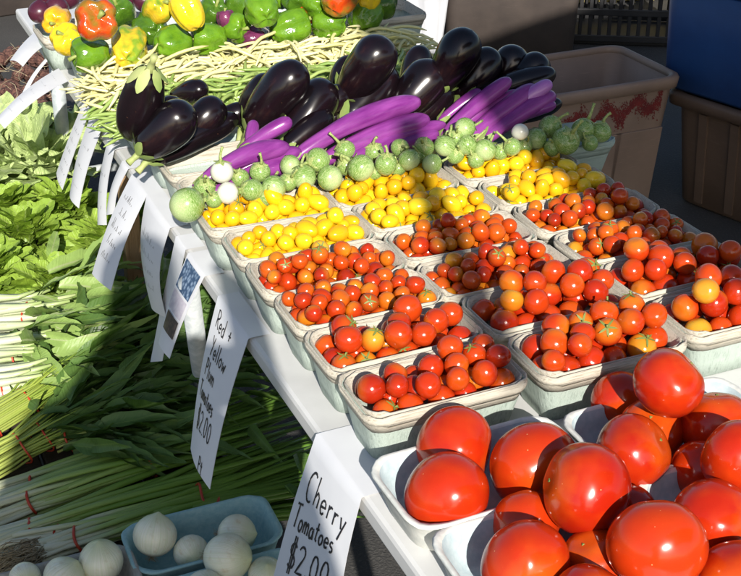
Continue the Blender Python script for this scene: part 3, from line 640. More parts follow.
# ------------------------------------------------------------------ beans
random.seed(33)
def bean_mesh(L, r, bend, seed):
    rg = random.Random(seed); N = 8; pts, rad = [], []
    for i in range(N + 1):
        f = i / N; pts.append(((f - .5) * L, bend * math.sin(f * math.pi) + .003 * math.sin(f * 7 + seed), .002 * math.sin(f * 9 + seed * 2))); rad.append(r * (.25 + .75 * min(1, min(f, 1 - f) * 6)))
    return mesh('bean', *tube_vf(pts, rad, 6)[:2])
BEAN = [bean_mesh(random.uniform(.095, .13), random.uniform(.0029, .0039), random.uniform(-.026, .026), i) for i in range(10)]
def beans(n, s0, s1, t0, t1, z0, peak, mt, name, label, group):
    for i in range(n):
        a, b = random.random(), random.random(); s = s0 + (s1 - s0) * a; t = t0 + (t1 - t0) * b
        hh = peak * (math.sin(math.pi * (.1 + .8 * a)) * math.sin(math.pi * (.12 + .76 * b))) ** .6
        z = z0 + hh * (.45 + .55 * i / n) + random.uniform(-.003, .004); m = random.choice(BEAN)
        o = obj(name, m, None, None, TR(st(s, t, z), random.gauss(.6, .75), random.uniform(0, 6.28), random.gauss(0, .16)))
        if not m.materials: m.materials.append(M['ybean'])
        if mt != 'ybean': o.material_slots[0].link = 'OBJECT'; o.material_slots[0].material = M[mt]
        tag(o, label, 'bean', group)
    V = []
    for i in range(170):
        a, b = random.random(), random.random(); hh = peak * (math.sin(math.pi * (.1 + .8 * a)) * math.sin(math.pi * (.12 + .76 * b))) ** .6
        m = random.choice(BEAN); mx = TR(st(s0 + (s1 - s0) * a, t0 + (t1 - t0) * b, z0 - .006 + hh * random.uniform(.1, .85)), random.gauss(.6, .8), random.uniform(0, 6.28), random.gauss(0, .14))
        V.append(([mx @ v.co for v in m.vertices], [tuple(p.vertices) for p in m.polygons]))
    o = obj(name, mesh(name, *join_vf(V)), M[mt]); tag(o, 'layer of ' + label.split(' heaped')[0].replace('bean', 'beans').split(' ', 1)[1] + ' beneath the single ones, ' + group.split(', ')[1], 'beans'); o['kind'] = 'stuff'
for k, (s, w_) in enumerate(((.538, 'edge'), (.745, 'middle'), (.952, 'inner'))):
    basket(s, 2.045, 'veneer basket of green beans, %s column' % w_, var=VARB); basket(s, 2.170, 'veneer basket of pale yellow wax beans, %s column' % w_, var=VARB)
    beans(80, s - .105, s + .10, 1.985, 2.10, .80, .055, 'gbean', 'green_bean', 'slim green bean heaped in the %s bean basket' % w_, 'green beans, %s basket' % w_)
    beans(100, s - .110, s + .105, 2.085, 2.235, .805, .072, 'ybean', 'wax_bean', 'pale yellow wax bean heaped in the %s bean basket' % w_, 'wax beans, %s basket' % w_)

# ------------------------------------------------------------------ peppers, red onions behind
random.seed(44)
def pepper_mesh(lobes, asp, seed):
    rg = random.Random(seed); ph = rg.uniform(0, 6.28); prof = []
    for i in range(21):
        f = i / 20; q = math.pi * f; z = -math.cos(q) * asp; r = math.sin(q) ** .62 * (.90 + .12 * math.tanh(3 * (f - .45)))
        if f > .8: z -= .30 * ((f - .8) / .2) ** 1.3 * asp
        if f < .15: z += .12 * (1 - f / .15) ** 1.3
        prof.append((max(r, .001), z))
    def mod(a, f, r, z):
        l = math.cos(lobes * a + ph); d = .13 * (l - .4 * math.cos(2 * lobes * a + 2 * ph))
        return r * (1 + d * (.55 + .6 * abs(f - .5) * 2) + .05 * math.sin(a + ph)), z + (.06 * l if f < .3 else -.03 * l if f > .7 else 0)
    return mesh('bell_pepper', *lathe_vf(prof, 48, mod))
PEP = [pepper_mesh([4, 3, 4][i % 3], [.95, 1.1, 1.2, .88, 1.05][i], 70 + i) for i in range(5)]
PST = [mesh('stalk', *tube_vf([(0, 0, -.25), (0, 0, .0), (.06, .02, .25), (.2, .05, .5)], [.24, .12, .10, .13], 8)[:2]) for _ in range(1)]
PST[0].materials.append(M['stem'])
def pepper(px, py, rpx, z, mt, lb, axis_px=None, az=0.0):
    p = at(px, py, z); d = (p - cam.location).dot(Vector((0, math.cos(PITCH), -math.sin(PITCH)))); r = rpx / FPX * d
    q = (at(px + axis_px[0], py + axis_px[1], z + az) - p).to_track_quat('Z', 'Y').to_euler() if axis_px else Euler((random.gauss(0, .4), random.gauss(0, .4), random.uniform(0, 6)))
    m = random.choice(PEP); o = obj('bell_pepper', m, None, None, Matrix.Translation(p) @ q.to_matrix().to_4x4() @ Matrix.Rotation(random.uniform(0, 6), 4, 'Z') @ Matrix.Scale(r, 4))
    if not m.materials: m.materials.append(M['pgreen'])
    if mt != 'pgreen': o.material_slots[0].link = 'OBJECT'; o.material_slots[0].material = M[mt]
    tag(o, lb, 'bell pepper', 'bell peppers heaped behind the beans')
    zt = max(v.co.z for v in m.vertices); obj('stalk', PST[0], None, o, TR((0, 0, zt - .28)))
for k, s in enumerate((.533, .735, .937, 1.10)):
    for j, t in enumerate((2.315, 2.45)):
        if k == 3 and j == 0: continue
        basket(s, t, ('veneer basket of peppers, %s from the table edge, ' % ORD[k]) + ('beside the beans' if j == 0 else 'second row from the beans'), var=VARB)
PP = [(97, 21, 23, .955, 'pred', 'red-orange pepper with green blush on top of the edge heap', (8, -14), .05), (90, 54, 19, .880, 'pgreen', 'glossy green pepper lying in front at the table edge', (-30, 4), 0), (129, 47, 20, .885, 'pturn', 'green pepper turning yellow, end towards the beans', (5, -22), .02), (68, 40, 17, .880, 'pyellow', 'yellow pepper below the red-orange one', (-10, -12), .03), (58, 20, 15, .890, 'porange', 'narrow orange pepper pointing back from the edge basket', (-15, 16), 0),
    (188, 11, 17, .945, 'pyellow', 'large yellow pepper on top of the second heap', (-10, -18), .03), (172, 42, 18, .880, 'pgreen', 'green pepper with deep lobes beneath the large yellow one', (22, -6), 0), (208, 38, 18, .880, 'pgreen', 'green pepper with pale stalk facing left, second basket', (-24, 2), .0), (150, 28, 18, .890, 'pdark', 'dark green pepper in shade left of the yellow one', (-20, -10), 0), (158, 8, 17, .930, 'pturn', 'mottled green pepper behind the large yellow one', None, 0),
    (235, 28, 16, .890, 'pgreen', 'green pepper between the purple ones, second heap', (20, 4), 0), (226, 20, 10, .905, 'ppurple', 'small purple pepper wedged among the green ones', None, 0), (253, 39, 13, .868, 'ppurple', 'glossy purple pepper beside the wax beans', (20, -3), 0), (262, 10, 19, .935, 'pgreen', 'green pepper on top of the third heap', (-10, -18), .02), (290, 26, 18, .885, 'pgreen', 'lobed green pepper behind the wax beans, third heap', (24, -8), .01), (240, 6, 17, .915, 'pdark', 'dark green pepper at the back of the second heap', None, 0), (212, 14, 15, .905, 'pdark', 'dark green pepper behind the pale stalked one', None, 0),
    (329, 22, 18, .888, 'pgreen', 'blocky green pepper lying sideways, third heap', (-25, -2), 0), (364, 16, 19, .890, 'pgreen', 'green pepper at the end next to the black eggplants', (6, -20), .03), (310, 9, 15, .905, 'pred', 'orange-red pepper tucked behind two green ones', (-18, -2), 0), (340, -2, 19, .940, 'pred', 'bright red pepper crowning the third heap', (12, -16), .02), (300, -4, 17, .930, 'pdark', 'dark green pepper behind the orange-red one', None, 0), (368, -4, 15, .930, 'pyellow', 'yellow pepper behind the end green one', None, 0), (280, 40, 12, .855, 'pdark', 'small dark green pepper low by the wax beans', (-20, 8), 0), (318, 4, 16, .920, 'pgreen', 'plain green pepper leaning behind the blocky one', (-16, -8), 0), (384, 4, 15, .905, 'pdark', 'dark green pepper at the inner end of the heap', None, 0), (278, -6, 17, .925, 'pgreen', 'green pepper behind the third heap top', None, 0), (196, 44, 12, .855, 'pdark', 'small dark pepper low between two green ones', (10, 10), 0), (120, 12, 17, .910, 'pdark', 'dark green pepper behind the red-orange one', None, 0)]
for (x, y, r, z, mt, lb, ax, az) in PP: pepper(x, y, r, z, mt, lb, ax, az)
ONI = []
for i in range(3):
    prof = []
    for k in range(17):
        f = k / 16; q = math.pi * f; prof.append((max(math.sin(q) * (1 - .10 * max(0, f - .6) * 4 * (f > .6)), .03 if f > .9 else .002), -math.cos(q) * [.9, .98, 1.05][i] + (.10 * max(0, f - .9) / .1 if f > .9 else 0)))
    ONI.append(mesh('bulb', *lathe_vf(prof, 28)))
def onion(px, py, rpx, z, mt, lb, group, name, axis=None):
    p = at(px, py, z); d = (p - cam.location).dot(Vector((0, math.cos(PITCH), -math.sin(PITCH)))); r = rpx / FPX * d
    q = (at(px + axis[0], py + axis[1], z + axis[2]) - p).to_track_quat('Z', 'Y').to_euler() if axis else Euler((random.gauss(0, .6), random.gauss(0, .6), random.uniform(0, 6)))
    m = random.choice(ONI); e = obj(name, m, None, None, Matrix.Translation(p) @ q.to_matrix().to_4x4() @ Matrix.Scale(r, 4))
    if not m.materials: m.materials.append(M['onion'])
    if mt != 'onion': e.material_slots[0].link = 'OBJECT'; e.material_slots[0].material = M[mt]
    tag(e, lb, 'onion', group); return e
ROOTV = []
for i in range(60):
    a = random.uniform(0, 6.28); l = random.uniform(.1, .3); x, y = .10 * random.random() * math.cos(a), .1 * random.random() * math.sin(a)
    ROOTV.append(tube_vf([(x, y, 0), (x * 1.8, y * 1.8, -l * .6), (x * 3 + random.uniform(-.1, .1), y * 3 + random.uniform(-.1, .1), -l)], .008, 3)[:2])
ROOTM = mesh('root_tuft', *join_vf(ROOTV)); ROOTM.materials.append(M['dried'])
for s, t, w_ in ((.50, 2.59, 'by the edge'), (.705, 2.59, 'behind the yellow pepper'), (.91, 2.585, 'behind the green peppers'), (1.10, 2.58, 'at the inner end')): basket(s, t, 'veneer basket of red onions ' + w_, var=VARB)
for (x, y, r, z) in ((40, 12, 12, .87), (57, 8, 12, .875), (48, -4, 12, .89), (68, -3, 12, .88), (108, -6, 13, .90), (130, -5, 13, .89), (145, 0, 12, .89), (355, -16, 12, .90), (382, -14, 12, .88), (330, -20, 12, .89)):
    onion(x, y, r, z, 'redonion', 'dark red onion in a shaded basket behind the peppers', 'red onions behind the peppers', 'red_onion')

# ------------------------------------------------------------------ price signs hanging off the table edge
random.seed(55)
def arc(cx, cy, rx, ry, a0, a1, n=9): return [(cx + rx * math.cos(R(a0 + (a1 - a0) * i / n)), cy + ry * math.sin(R(a0 + (a1 - a0) * i / n))) for i in range(n + 1)]
GL = {  # single-stroke handwriting, height 1 for capitals
 'R': (.55, [[(.06, 0), (.1, 1)], [(.02, .92)] + arc(.15, .75, .33, .25, 80, -90) + [(.5, 0)]]), 'e': (.42, [[(.05, .26), (.36, .30)] + arc(.2, .27, .17, .25, 10, 320)]), 'd': (.45, [arc(.18, .24, .17, .24, 60, 400), [(.36, 1.0), (.38, 0)]]),
 '+': (.5, [[(.08, .45), (.45, .47)], [(.27, .72), (.26, .2)]]), 'Y': (.5, [[(.02, 1), (.2, .55)], [(.45, 1), (.1, -.1)]]), 'l': (.2, [[(.1, 1), (.08, 0)]]), 'o': (.42, [arc(.2, .24, .17, .24, 90, 460)]), 'w': (.5, [[(.03, .5), (.14, .02), (.26, .4), (.36, .02), (.48, .52)]]),
 'P': (.52, [[(.08, 0), (.1, 1)], [(.02, .92)] + arc(.15, .74, .3, .25, 80, -100)]), 'u': (.42, [[(.04, .5), (.06, .12), (.18, 0), (.32, .14), (.36, .5)], [(.36, .5), (.38, 0)]]), 'm': (.58, [[(.04, .5), (.05, 0)], [(.05, .3), (.16, .5), (.26, .4), (.27, 0)], [(.27, .3), (.4, .5), (.5, .38), (.52, 0)]]),
 'T': (.55, [[(.0, .95), (.55, 1.02)], [(.27, .98), (.24, 0)]]), 'a': (.44, [arc(.18, .24, .16, .24, 60, 400), [(.35, .5), (.38, 0)]]), 't': (.34, [[(.17, .85), (.15, .08), (.28, .02)], [(.0, .55), (.32, .58)]]), 's': (.36, [arc(.17, .38, .13, .13, 40, 260, 6) + arc(.17, .13, .14, .13, 90, -130, 6)]),
 '$': (.55, [arc(.27, .70, .2, .2, 30, 260, 7) + arc(.27, .28, .22, .22, 90, -150, 7), [(.2, 1.15), (.17, -.15)], [(.33, 1.15), (.3, -.15)]]), '2': (.5, [arc(.22, .74, .2, .24, 160, -40, 8) + [(.03, .02), (.48, .03)]]), '0': (.5, [arc(.22, .5, .19, .48, 90, 450, 12)]), '.': (.18, [[(.06, .0), (.1, .05)]]),
 'C': (.6, [arc(.33, .5, .3, .5, 55, 300, 12)]), 'h': (.44, [[(.06, 1), (.05, 0)], [(.05, .28), (.2, .5), (.34, .36), (.35, 0)]]), 'r': (.34, [[(.06, .5), (.06, 0)], [(.06, .3), (.18, .48), (.3, .46)]]), 'y': (.44, [[(.04, .5), (.18, .06)], [(.38, .5), (.1, -.42)]]), ' ': (.3, [])}
def stroke_quads(text, x0, y0, h, wob=.0, squash=1.0):
    """polylines in sign units (x to the right, y down)"""
    out = []; x = x0
    for ch in text:
        adv, ls = GL[ch]; dy = random.uniform(-.05, .05) * h
        for ln in ls: out.append([(x + p[0] * h * squash + random.uniform(-.01, .01) * h, y0 - p[1] * h + dy) for p in ln])
        x += (adv + .10) * h * squash
    return out
def sign(lb, t0, t1, bl, brr, tilt, lines=None, pen=.0022, flap=.03, curl=.012, s=EDGE - .003, panels=None, zt=TZ + .0012, skew=0.0):
    A = st(s, t0, zt); B = st(s, t1, zt); D = -U * math.sin(R(tilt)) - Vector((0, 0, math.cos(R(tilt)))); nrm = (B - A).cross(D).normalized()
    if nrm.dot(-U + Vector((0, 0, .2))) < 0: nrm = -nrm
    def hit(px):
        d = ray(*px); o = Vector((0, 0, CAMZ)); return o + d * ((A - o).dot(nrm) / d.dot(nrm))
    C, E_ = hit(bl), hit(brr); O = (A + B + C + E_) / 4; O.z = min(C.z, E_.z)
    wid, hei = (B - A).length, ((C - A).length + (E_ - B).length) / 2
    ca = random.uniform(.5, 1.2); cb = random.uniform(-1, 1)
    def P(x, y, off=0):           # x,y in 0..1
        p = A.lerp(B, x).lerp(C.lerp(E_, x), y)
        return p + nrm * (off + curl * (ca * math.sin(math.pi * y) * .6 - .5 * y * y * cb + .35 * math.sin(math.pi * x) * (.3 + y))) - O
    NX, NY = 8, 14; V = []; rows = []
    if flap:
        for k in (1, .5, .12):
            rows.append([A.lerp(B, i / NX) + U * (flap * k + .003 * skew) + Vector((0, 0, .0006)) - O for i in range(NX + 1)])
    for j in range(NY + 1): rows.append([P(i / NX, j / NY) for i in range(NX + 1)])
    n0 = len(rows) * (NX + 1)
    for rw in rows: V += rw
    for rw in rows: V += [v - (nrm if k0 else nrm) * .0006 for k0, v in enumerate(rw)]
    F = []
    for j in range(len(rows) - 1):
        for i in range(NX):
            a = j * (NX + 1) + i; q = (a, a + 1, a + NX + 2, a + NX + 1); F.append(q); F.append(tuple(n0 + k for k in reversed(q)))
    e = thing('price_sign', lb, 'sign', Matrix.Translation(O)); sheet = obj('paper_sheet', mesh('paper_sheet', V, F), M['paper'], e)
    def ribbons(pls, pn, nm, mt):
        V, F = [], []
        for pl in pls:
            pl = [p for p in pl]
            fine = []
            for i in range(len(pl) - 1):
                for k in range(3): fine.append((pl[i][0] + (pl[i + 1][0] - pl[i][0]) * k / 3, pl[i][1] + (pl[i + 1][1] - pl[i][1]) * k / 3))
            fine.append(pl[-1]); b = len(V)
            for i, (x, y) in enumerate(fine):
                q0 = fine[max(i - 1, 0)]; q1 = fine[min(i + 1, len(fine) - 1)]; dx, dy = (q1[0] - q0[0]), (q1[1] - q0[1]); L = math.hypot(dx, dy) + 1e-9
                w = pn * .5 * random.uniform(.75, 1.15); ox, oy = -dy / L * w, dx / L * w
                V += [P((x + ox) / wid, (y + oy) / hei, .0006), P((x - ox) / wid, (y - oy) / hei, .0006)]
            F += [(b + 2 * i, b + 2 * i + 1, b + 2 * i + 3, b + 2 * i + 2) for i in range(len(fine) - 1)]
        return obj(nm, mesh(nm, V, F, smooth=False), mt, sheet)
    if lines:
        for ln in lines: ribbons(ln if isinstance(ln[0], list) else stroke_quads(*ln), pen, 'lettering', M['ink'])
    if panels:
        for (x0, x1, y0, y1, mt) in panels:
            g = [P(x0 + (x1 - x0) * i / 8, y0 + (y1 - y0) * j / 10, .0016) for j in range(11) for i in range(9)]
            obj('printed_panel', mesh('printed_panel', g, [(j * 9 + i, j * 9 + i + 1, j * 9 + i + 10, j * 9 + i + 9) for j in range(10) for i in range(8)]), M[mt], sheet)
    return e
def scribble(x0, y0, x1, y1, rows, h):
    out = []
    for k in range(rows):
        y = y0 + (y1 - y0) * k / max(1, rows - 1); x = x0 + random.uniform(0, .012); sl = random.uniform(-.3, .3)
        while x < x1 - .004:
            hh = h * random.choice((.18, .3, .5, .9)) * random.uniform(.7, 1.1); w = random.uniform(-.3, .5) * hh
            out.append([(x, y), (x + w * .6, y - hh * .5), (x + w, y - hh * random.uniform(.7, 1))]); x += random.uniform(.004, .010)
    return [out]
def m_print(name, a, b, sc):
    n = NT(name); v = n.n('ShaderNodeTexVoronoi'); v.inputs['Scale'].default_value = sc; n.l(n.co('Object'), v.inputs['Vector'])
    return n.fin(n.ramp(v.outputs['Distance'], [(.1, a), (.6, b)]), .35)
M['berry'] = m_print('blue berries print', (.28, .38, .52), (.03, .07, .15), 140); M['darkprint'] = m_print('dark fruit print', (.10, .07, .06), (.035, .028, .03), 160); M['lav'] = m_flat('lavender print', (.48, .44, .52), (.60, .57, .62), .4, 120, 0)
sign('white hand-lettered card reading Red + Yellow Plum Tomatoes $2.00', 1.462, 1.335, (187, 448), (206, 489), 24,
     [('Red +', .020, .034, .024), ('Yellow', .026, .068, .024), ('Plum', .022, .097, .023), ('Tomatoes', .016, .128, .021, 0, .82), ('$2.00', .028, .163, .027), ('Pt', .070, .208, .020)], pen=.0026, flap=.03)
sign('white hand-lettered card reading Cherry Tomatoes $2, hanging by the pulp trays', 1.100, .972, (258, 645), (334, 655), 20,
     [('Cherry', .020, .058, .031), ('Tomatoes', .012, .090, .025, 0, .86), ('$2.00', .022, .135, .032)], pen=.0028, flap=.045, curl=.010)
sign('narrow white card with faint marker scribbles beside the upper timber post', 1.93, 1.835, (93, 274), (112, 291), 34, scribble(.02, .035, .075, .135, 5, .02), pen=.0013)
sign('wide white card with faded writing, curling beside the printed card', 1.835, 1.70, (146, 303), (161, 318), 12, scribble(.02, .05, .11, .12, 4, .014), pen=.0010, curl=.02)
sign('blank white card half hidden behind the printed berry card', 1.668, 1.618, (151, 362), (163, 361), 8, None, curl=.003)
sign('glossy printed card with blue berry picture and grey panels', 1.605, 1.525, (160, 343), (171, 359), 26, scribble(.012, .178, .065, .192, 2, .012), pen=.0012, curl=.006,
     panels=[(.08, .92, .03, .34, 'berry'), (.08, .92, .37, .57, 'lav'), (.14, .9, .60, .80, 'darkprint')])
sign('white card, one of a pair by the bean basket, shorter and dotted with writing', 2.305, 2.25, (57, 173), (63, 190), 22, scribble(.01, .05, .05, .16, 6, .010), pen=.0009, curl=.006)
sign('white card, longer of the pair by the bean basket', 2.235, 2.15, (68, 194), (77, 208), 22, scribble(.02, .05, .07, .2, 5, .008), pen=.0008)
sign('slim white card hanging below the green bean tips', 2.10, 2.05, (95, 225), (104, 225), 12, scribble(.005, .06, .04, .16, 4, .008), pen=.0008)
sign('slim pale card beside the eggplant calyx', 1.995, 1.955, (108, 216), (116, 214), 12, None)
sign('white sunlit card sticking out flat from the pepper basket', 2.74, 2.63, (10, 61), (23, 67), 84, None, zt=TZ + .03, flap=0)
sign('thin white card strip seen edge on below the flat one', 2.62, 2.60, (22, 97), (25, 98), 40, None, zt=TZ + .01, flap=0)
sign('long white sunlit card jutting towards the beets', 2.52, 2.43, (-6, 119), (4, 127), 80, scribble(.02, .03, .07, .18, 5, .006), pen=.0008, zt=TZ + .01, flap=0)

# ------------------------------------------------------------------ low table: onions
random.seed(66)
for i, (x, y, mt, lb) in enumerate(((202, 531, 'pulpblue', 'blue pulp tray of white onions beside the green onion leaves'), (232, 590, 'pulpblue', 'blue pulp tray of white onions under the cherry tomatoes sign'), (58, 585, 'pulpgrey', 'grey pulp tray of white onions near the green onion roots'))):
    m = tray_mesh(.104, .056, .066, 90 + i); m.materials.append(M[mt]); p = at(x, y, .45)
    e = thing('onion_tray', lb, 'tray', TR((p.x, p.y, SZ + .0005), AL + random.uniform(-.03, .03)), 'pulp trays on the low table'); obj('tray_shell', m, None, e)
for (x, y, r, z, lb, ax) in ((155, 535, 22, .458, 'large white onion root end down in the blue tray corner', (6, -40, .05)), (191, 552, 18, .435, 'smaller white onion next to the large one', None), (237, 534, 20, .445, 'white onion at the far side of the blue tray', None), (228, 557, 24, .470, 'white onion heaped between the two blue trays', None), (266, 574, 18, .452, 'white onion half behind the cherry sign', None),
    (101, 561, 22, .455, 'white onion with a pale green neck in the grey tray', (-4, -30, .05)), (65, 577, 22, .452, 'greenish white onion in the middle of the grey tray', None), (25, 578, 16, .448, 'small white onion at the grey tray end', None), (205, 592, 22, .45, 'white onion at the front of the blue tray', None), (130, 600, 20, .44, 'white onion in front of the grey tray', None)):
    o = onion(x, y, r, z, 'onion', lb, 'white onions on the low table', 'white_onion', ax)
    obj('root_tuft', ROOTM, None, o, TR((0, 0, min(v.co.z for v in o.data.vertices) + .03), 0))

# ------------------------------------------------------------------ low table: green onions and bunched greens
def bunch_frame(pa, pb, za, zb):
    A, B = at(*pa, za), at(*pb, zb); d = B - A; h = Vector((d.x, d.y, 0)).normalized(); L = d.length
    x = d.normalized(); y = Vector((-h.y, h.x, 0)); z = x.cross(y)
    mx = Matrix((x, y, z)).transposed().to_4x4(); mx.translation = A; return mx, L
def ringband(x, ry, rz, cz, r=.0022, seed=0):
    pts = [(x + .004 * math.sin(2 * q), ry * math.cos(q), cz + rz * math.sin(q)) for q in [2 * math.pi * k / 20 for k in range(21)]]
    return mesh('rubber_band', *tube_vf(pts, r, 5, cap=False)[:2])
def green_onions(pa, pb, lb, n=34, rad=.024, bands=(.13, .42), za=SZ + .022, zb=SZ + .026, seed=0, flare=1.5, name='green_onion_bunch'):
    rg = random.Random(seed); mx, L = bunch_frame(pa, pb, za, zb); e = thing(name, lb, 'green onions', mx, 'green onion bunches on the low table')
    for i in range(n):
        a = rg.uniform(0, 6.28); q = math.sqrt(rg.random()); oy, oz = q * math.cos(a) * rad, q * math.sin(a) * rad * .72; l = L * rg.uniform(.82, 1.06); x0 = rg.uniform(-.015, .012); ty = rg.gauss(0, .018); tz = rg.uniform(-.006, .012); sl = rg.uniform(-.02, .02)
        pts, rd = [], []
        for k in range(13):
            f = k / 12; x = x0 + l * f; sp = 1.0 - .22 * math.exp(-((f - bands[0]) / .06) ** 2) + max(0, f - .45) ** 1.3 * flare
            pts.append((x, oy * sp + ty * f * f * 1.6 + .004 * math.sin(f * 9 + i), max(oz * (1 + .3 * f) + tz * f + .004 * math.sin(f * 7 + i * 2) - .012 * f * f, -.019 + q * .004)))
            rd.append(.0062 * math.exp(-((f - .02) / .03) ** 2) * .5 + (.0046 if f < .25 else .0046 + .0016 * math.sin(math.pi * min(1, (f - .25) / .75)) - .003 * max(0, f - .55) / .45))
        V, F, A = tube_vf(pts, [max(r, .0008) for r in rd], 7, .75); obj('stalk', mesh('stalk', V, F, attr=A), M['onionstalk'], e)
    for b in bands:
        sp = 1.0 - .22 * math.exp(-((b - bands[0]) / .06) ** 2) + max(0, b - .45) ** 1.3 * flare
        obj('rubber_band', ringband(b * L, rad * sp * 1.06 + .004, rad * .75 * sp + .004, 0), M['band'], e)
    V = []
    for i in range(260):
        a = rg.uniform(0, 6.28); q = math.sqrt(rg.random()) * rad; y, z = q * math.cos(a), q * math.sin(a) * .72; l = rg.uniform(.02, .07)
        p = Vector((rg.uniform(-.012, .004), y, z)); pts = [p]
        for k in range(4): p = p + Vector((-l / 4, rg.gauss(0, .005), rg.gauss(-.002, .004))); pts.append(Vector((p.x, p.y, max(p.z, -.02))))
        V.append(tube_vf(pts, .0007, 3)[:2])
    r = obj('roots', mesh('roots', *join_vf(V)), M['dried'], e); r['kind'] = 'stuff'
green_onions((-32, 522), (305, 408), 'bunch of green onions with red bands nearest the broad dark leaves', 40, .025, (.16, .50), seed=1)
green_onions((-30, 552), (330, 432), 'bunch of green onions lying between two others on the low table', 34, .022, (.15, .62), seed=2)
green_onions((42, 550), (345, 455), 'bunch of green onions with bulb roots touching the grey onion tray', 38, .023, (.10, .50), seed=3)
green_onions((10, 545), (380, 490), 'bunch of green onions tucked under the cherry tomatoes sign', 34, .022, (.12, .55), za=SZ + .016, zb=SZ + .018, seed=4)
green_onions((-25, 505), (330, 385), 'bunch of green onions mostly beneath the broad dark leaves', 34, .022, (.14, .52), za=SZ + .018, zb=SZ + .02, seed=6)

def leaf_mesh(name, L, Wd, shape, fold=.15, curl=.1, ruffle=0, twist=0, seed=0, ns=12, nw=4, bend=0):
    rg = random.Random(seed); ph = rg.uniform(0, 6.28); V = []
    for i in range(ns + 1):
        f = i / ns
        if shape == 'lance': w = (math.sin(math.pi * f ** .62) ** .9) * (1 - .25 * f)
        elif shape == 'broad': w = math.sin(math.pi * (.12 + .88 * f) ** .9) ** .6
        elif shape == 'spoon': w = .16 + .84 * math.sqrt(max(0, 1 - ((f - .64) / .365) ** 2)) if f > .35 else .16 + .50 * (f / .35) ** 2
        else: w = (.30 + .70 * math.sin(math.pi * min(1, f / 1.03) ** 1.5) ** .7)
        w = max(w, .03) * Wd / 2
        for j in range(nw + 1):
            v = j / nw * 2 - 1; rf = ruffle * v * v * math.sin(f * 15 + ph + v * 3) + ruffle * .35 * math.sin(f * 17 + v * 6 + ph)
            x = f * L + ruffle * .4 * v * v * math.sin(f * 21 + ph); y = v * w * (1 + (.10 if ruffle > .03 else .03) * math.sin(f * 17 + ph)); z = fold * abs(v) * w - curl * L * f * f + rf * L
            c, s = math.cos(twist * f), math.sin(twist * f); V.append((x, y * c - z * s * .3 + bend * L * f * f, z + y * s * .3 + .02 * L * math.sin(f * 5 + ph)))
    F = [(i * (nw + 1) + j, i * (nw + 1) + j + 1, (i + 1) * (nw + 1) + j + 1, (i + 1) * (nw + 1) + j) for i in range(ns) for j in range(nw)]
    return mesh(name, V, F)
LANCE = [leaf_mesh('leaf', random.uniform(.085, .14), random.uniform(.018, .033), 'lance', random.uniform(.15, .8), random.uniform(-.15, .5), .010, random.uniform(-1.4, 1.4), 80 + i, bend=random.uniform(-.3, .3)) for i in range(16)]
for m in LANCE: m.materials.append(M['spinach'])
BROAD = [leaf_mesh('leaf', random.uniform(.10, .16), random.uniform(.030, .050), 'broad' if i % 2 else 'lance', random.uniform(.2, .8), random.uniform(-.1, .45), .014, random.uniform(-1.2, 1.2), 90 + i, bend=random.uniform(-.25, .25)) for i in range(10)]
for m in BROAD: m.materials.append(M['broad'])
def leafy_bunch(pa, pb, lb, n_st, n_lf, spread, rad=.02, z=SZ + .03, stem='ystem', leaves=LANCE, lift=.25, bands=(.35,), seed=0, stem_r=.0024, name='leafy_greens_bunch', layer=.05, reach=(.6, 1.5)):
    rg = random.Random(seed); mx, L = bunch_frame(pa, pb, z, z + .008); e = thing(name, lb, 'leafy greens', mx, 'bunched leafy greens on the low table')
    for i in range(n_st):
        a = rg.uniform(0, 6.28); q = math.sqrt(rg.random()); oy, oz = q * math.cos(a) * rad, q * math.sin(a) * rad * .75; l = L * rg.uniform(.85, 1.25); yw = rg.gauss(0, spread * .18)
        pts = []
        for k in range(8):
            f = k / 7; sp = 1 - .2 * math.exp(-((f - bands[0]) / .1) ** 2) + .5 * f * f; pts.append((l * f, oy * sp + math.tan(yw) * l * max(0, f - .45) * .7, oz * sp + .01 * f))
        V, F, A = tube_vf(pts, [stem_r * rg.uniform(.92, 1.08) * (1 - .75 * (k / 7) ** 3) for k in range(8)], 6); obj('stem', mesh('stem', V, F, attr=A), M[stem], e)
    for i in range(n_lf):
        f = rg.uniform(*reach); yw = rg.gauss(0, spread) * min(1, f); m = rg.choice(leaves); x = L * f
        oz = layer * rg.random() * (1 - abs(yw) * .5) - .008
        o = obj('leaf', m, None, e, Matrix.Translation((x, math.tan(yw) * x * .55 + rg.gauss(0, rad * .7), oz)) @ Euler((rg.gauss(0, .5), -rg.gauss(lift * .25, lift * .6), yw * 1.2 + rg.gauss(0, .22))).to_matrix().to_4x4() @ Matrix.Scale(rg.uniform(.75, 1.15), 4))
    for b in bands: obj('rubber_band', ringband(b * L, rad * .95 + .002, rad * .75 + .002, 0, .0018), M['band'], e)
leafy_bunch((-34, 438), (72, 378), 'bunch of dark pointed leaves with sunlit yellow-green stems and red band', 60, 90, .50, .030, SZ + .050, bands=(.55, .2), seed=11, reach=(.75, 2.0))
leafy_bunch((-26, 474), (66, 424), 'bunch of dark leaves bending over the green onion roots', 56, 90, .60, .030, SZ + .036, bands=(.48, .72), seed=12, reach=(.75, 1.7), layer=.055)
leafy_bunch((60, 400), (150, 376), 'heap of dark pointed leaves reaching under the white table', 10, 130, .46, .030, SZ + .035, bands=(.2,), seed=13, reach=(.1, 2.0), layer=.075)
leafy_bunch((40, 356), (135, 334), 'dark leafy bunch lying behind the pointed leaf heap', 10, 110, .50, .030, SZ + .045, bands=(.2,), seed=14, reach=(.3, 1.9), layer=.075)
leafy_bunch((55, 440), (120, 425), 'loose dark leaves draped over the green onion stalks', 8, 70, .60, .028, SZ + .035, bands=(.2,), seed=19, reach=(-.1, 1.3), layer=.045)
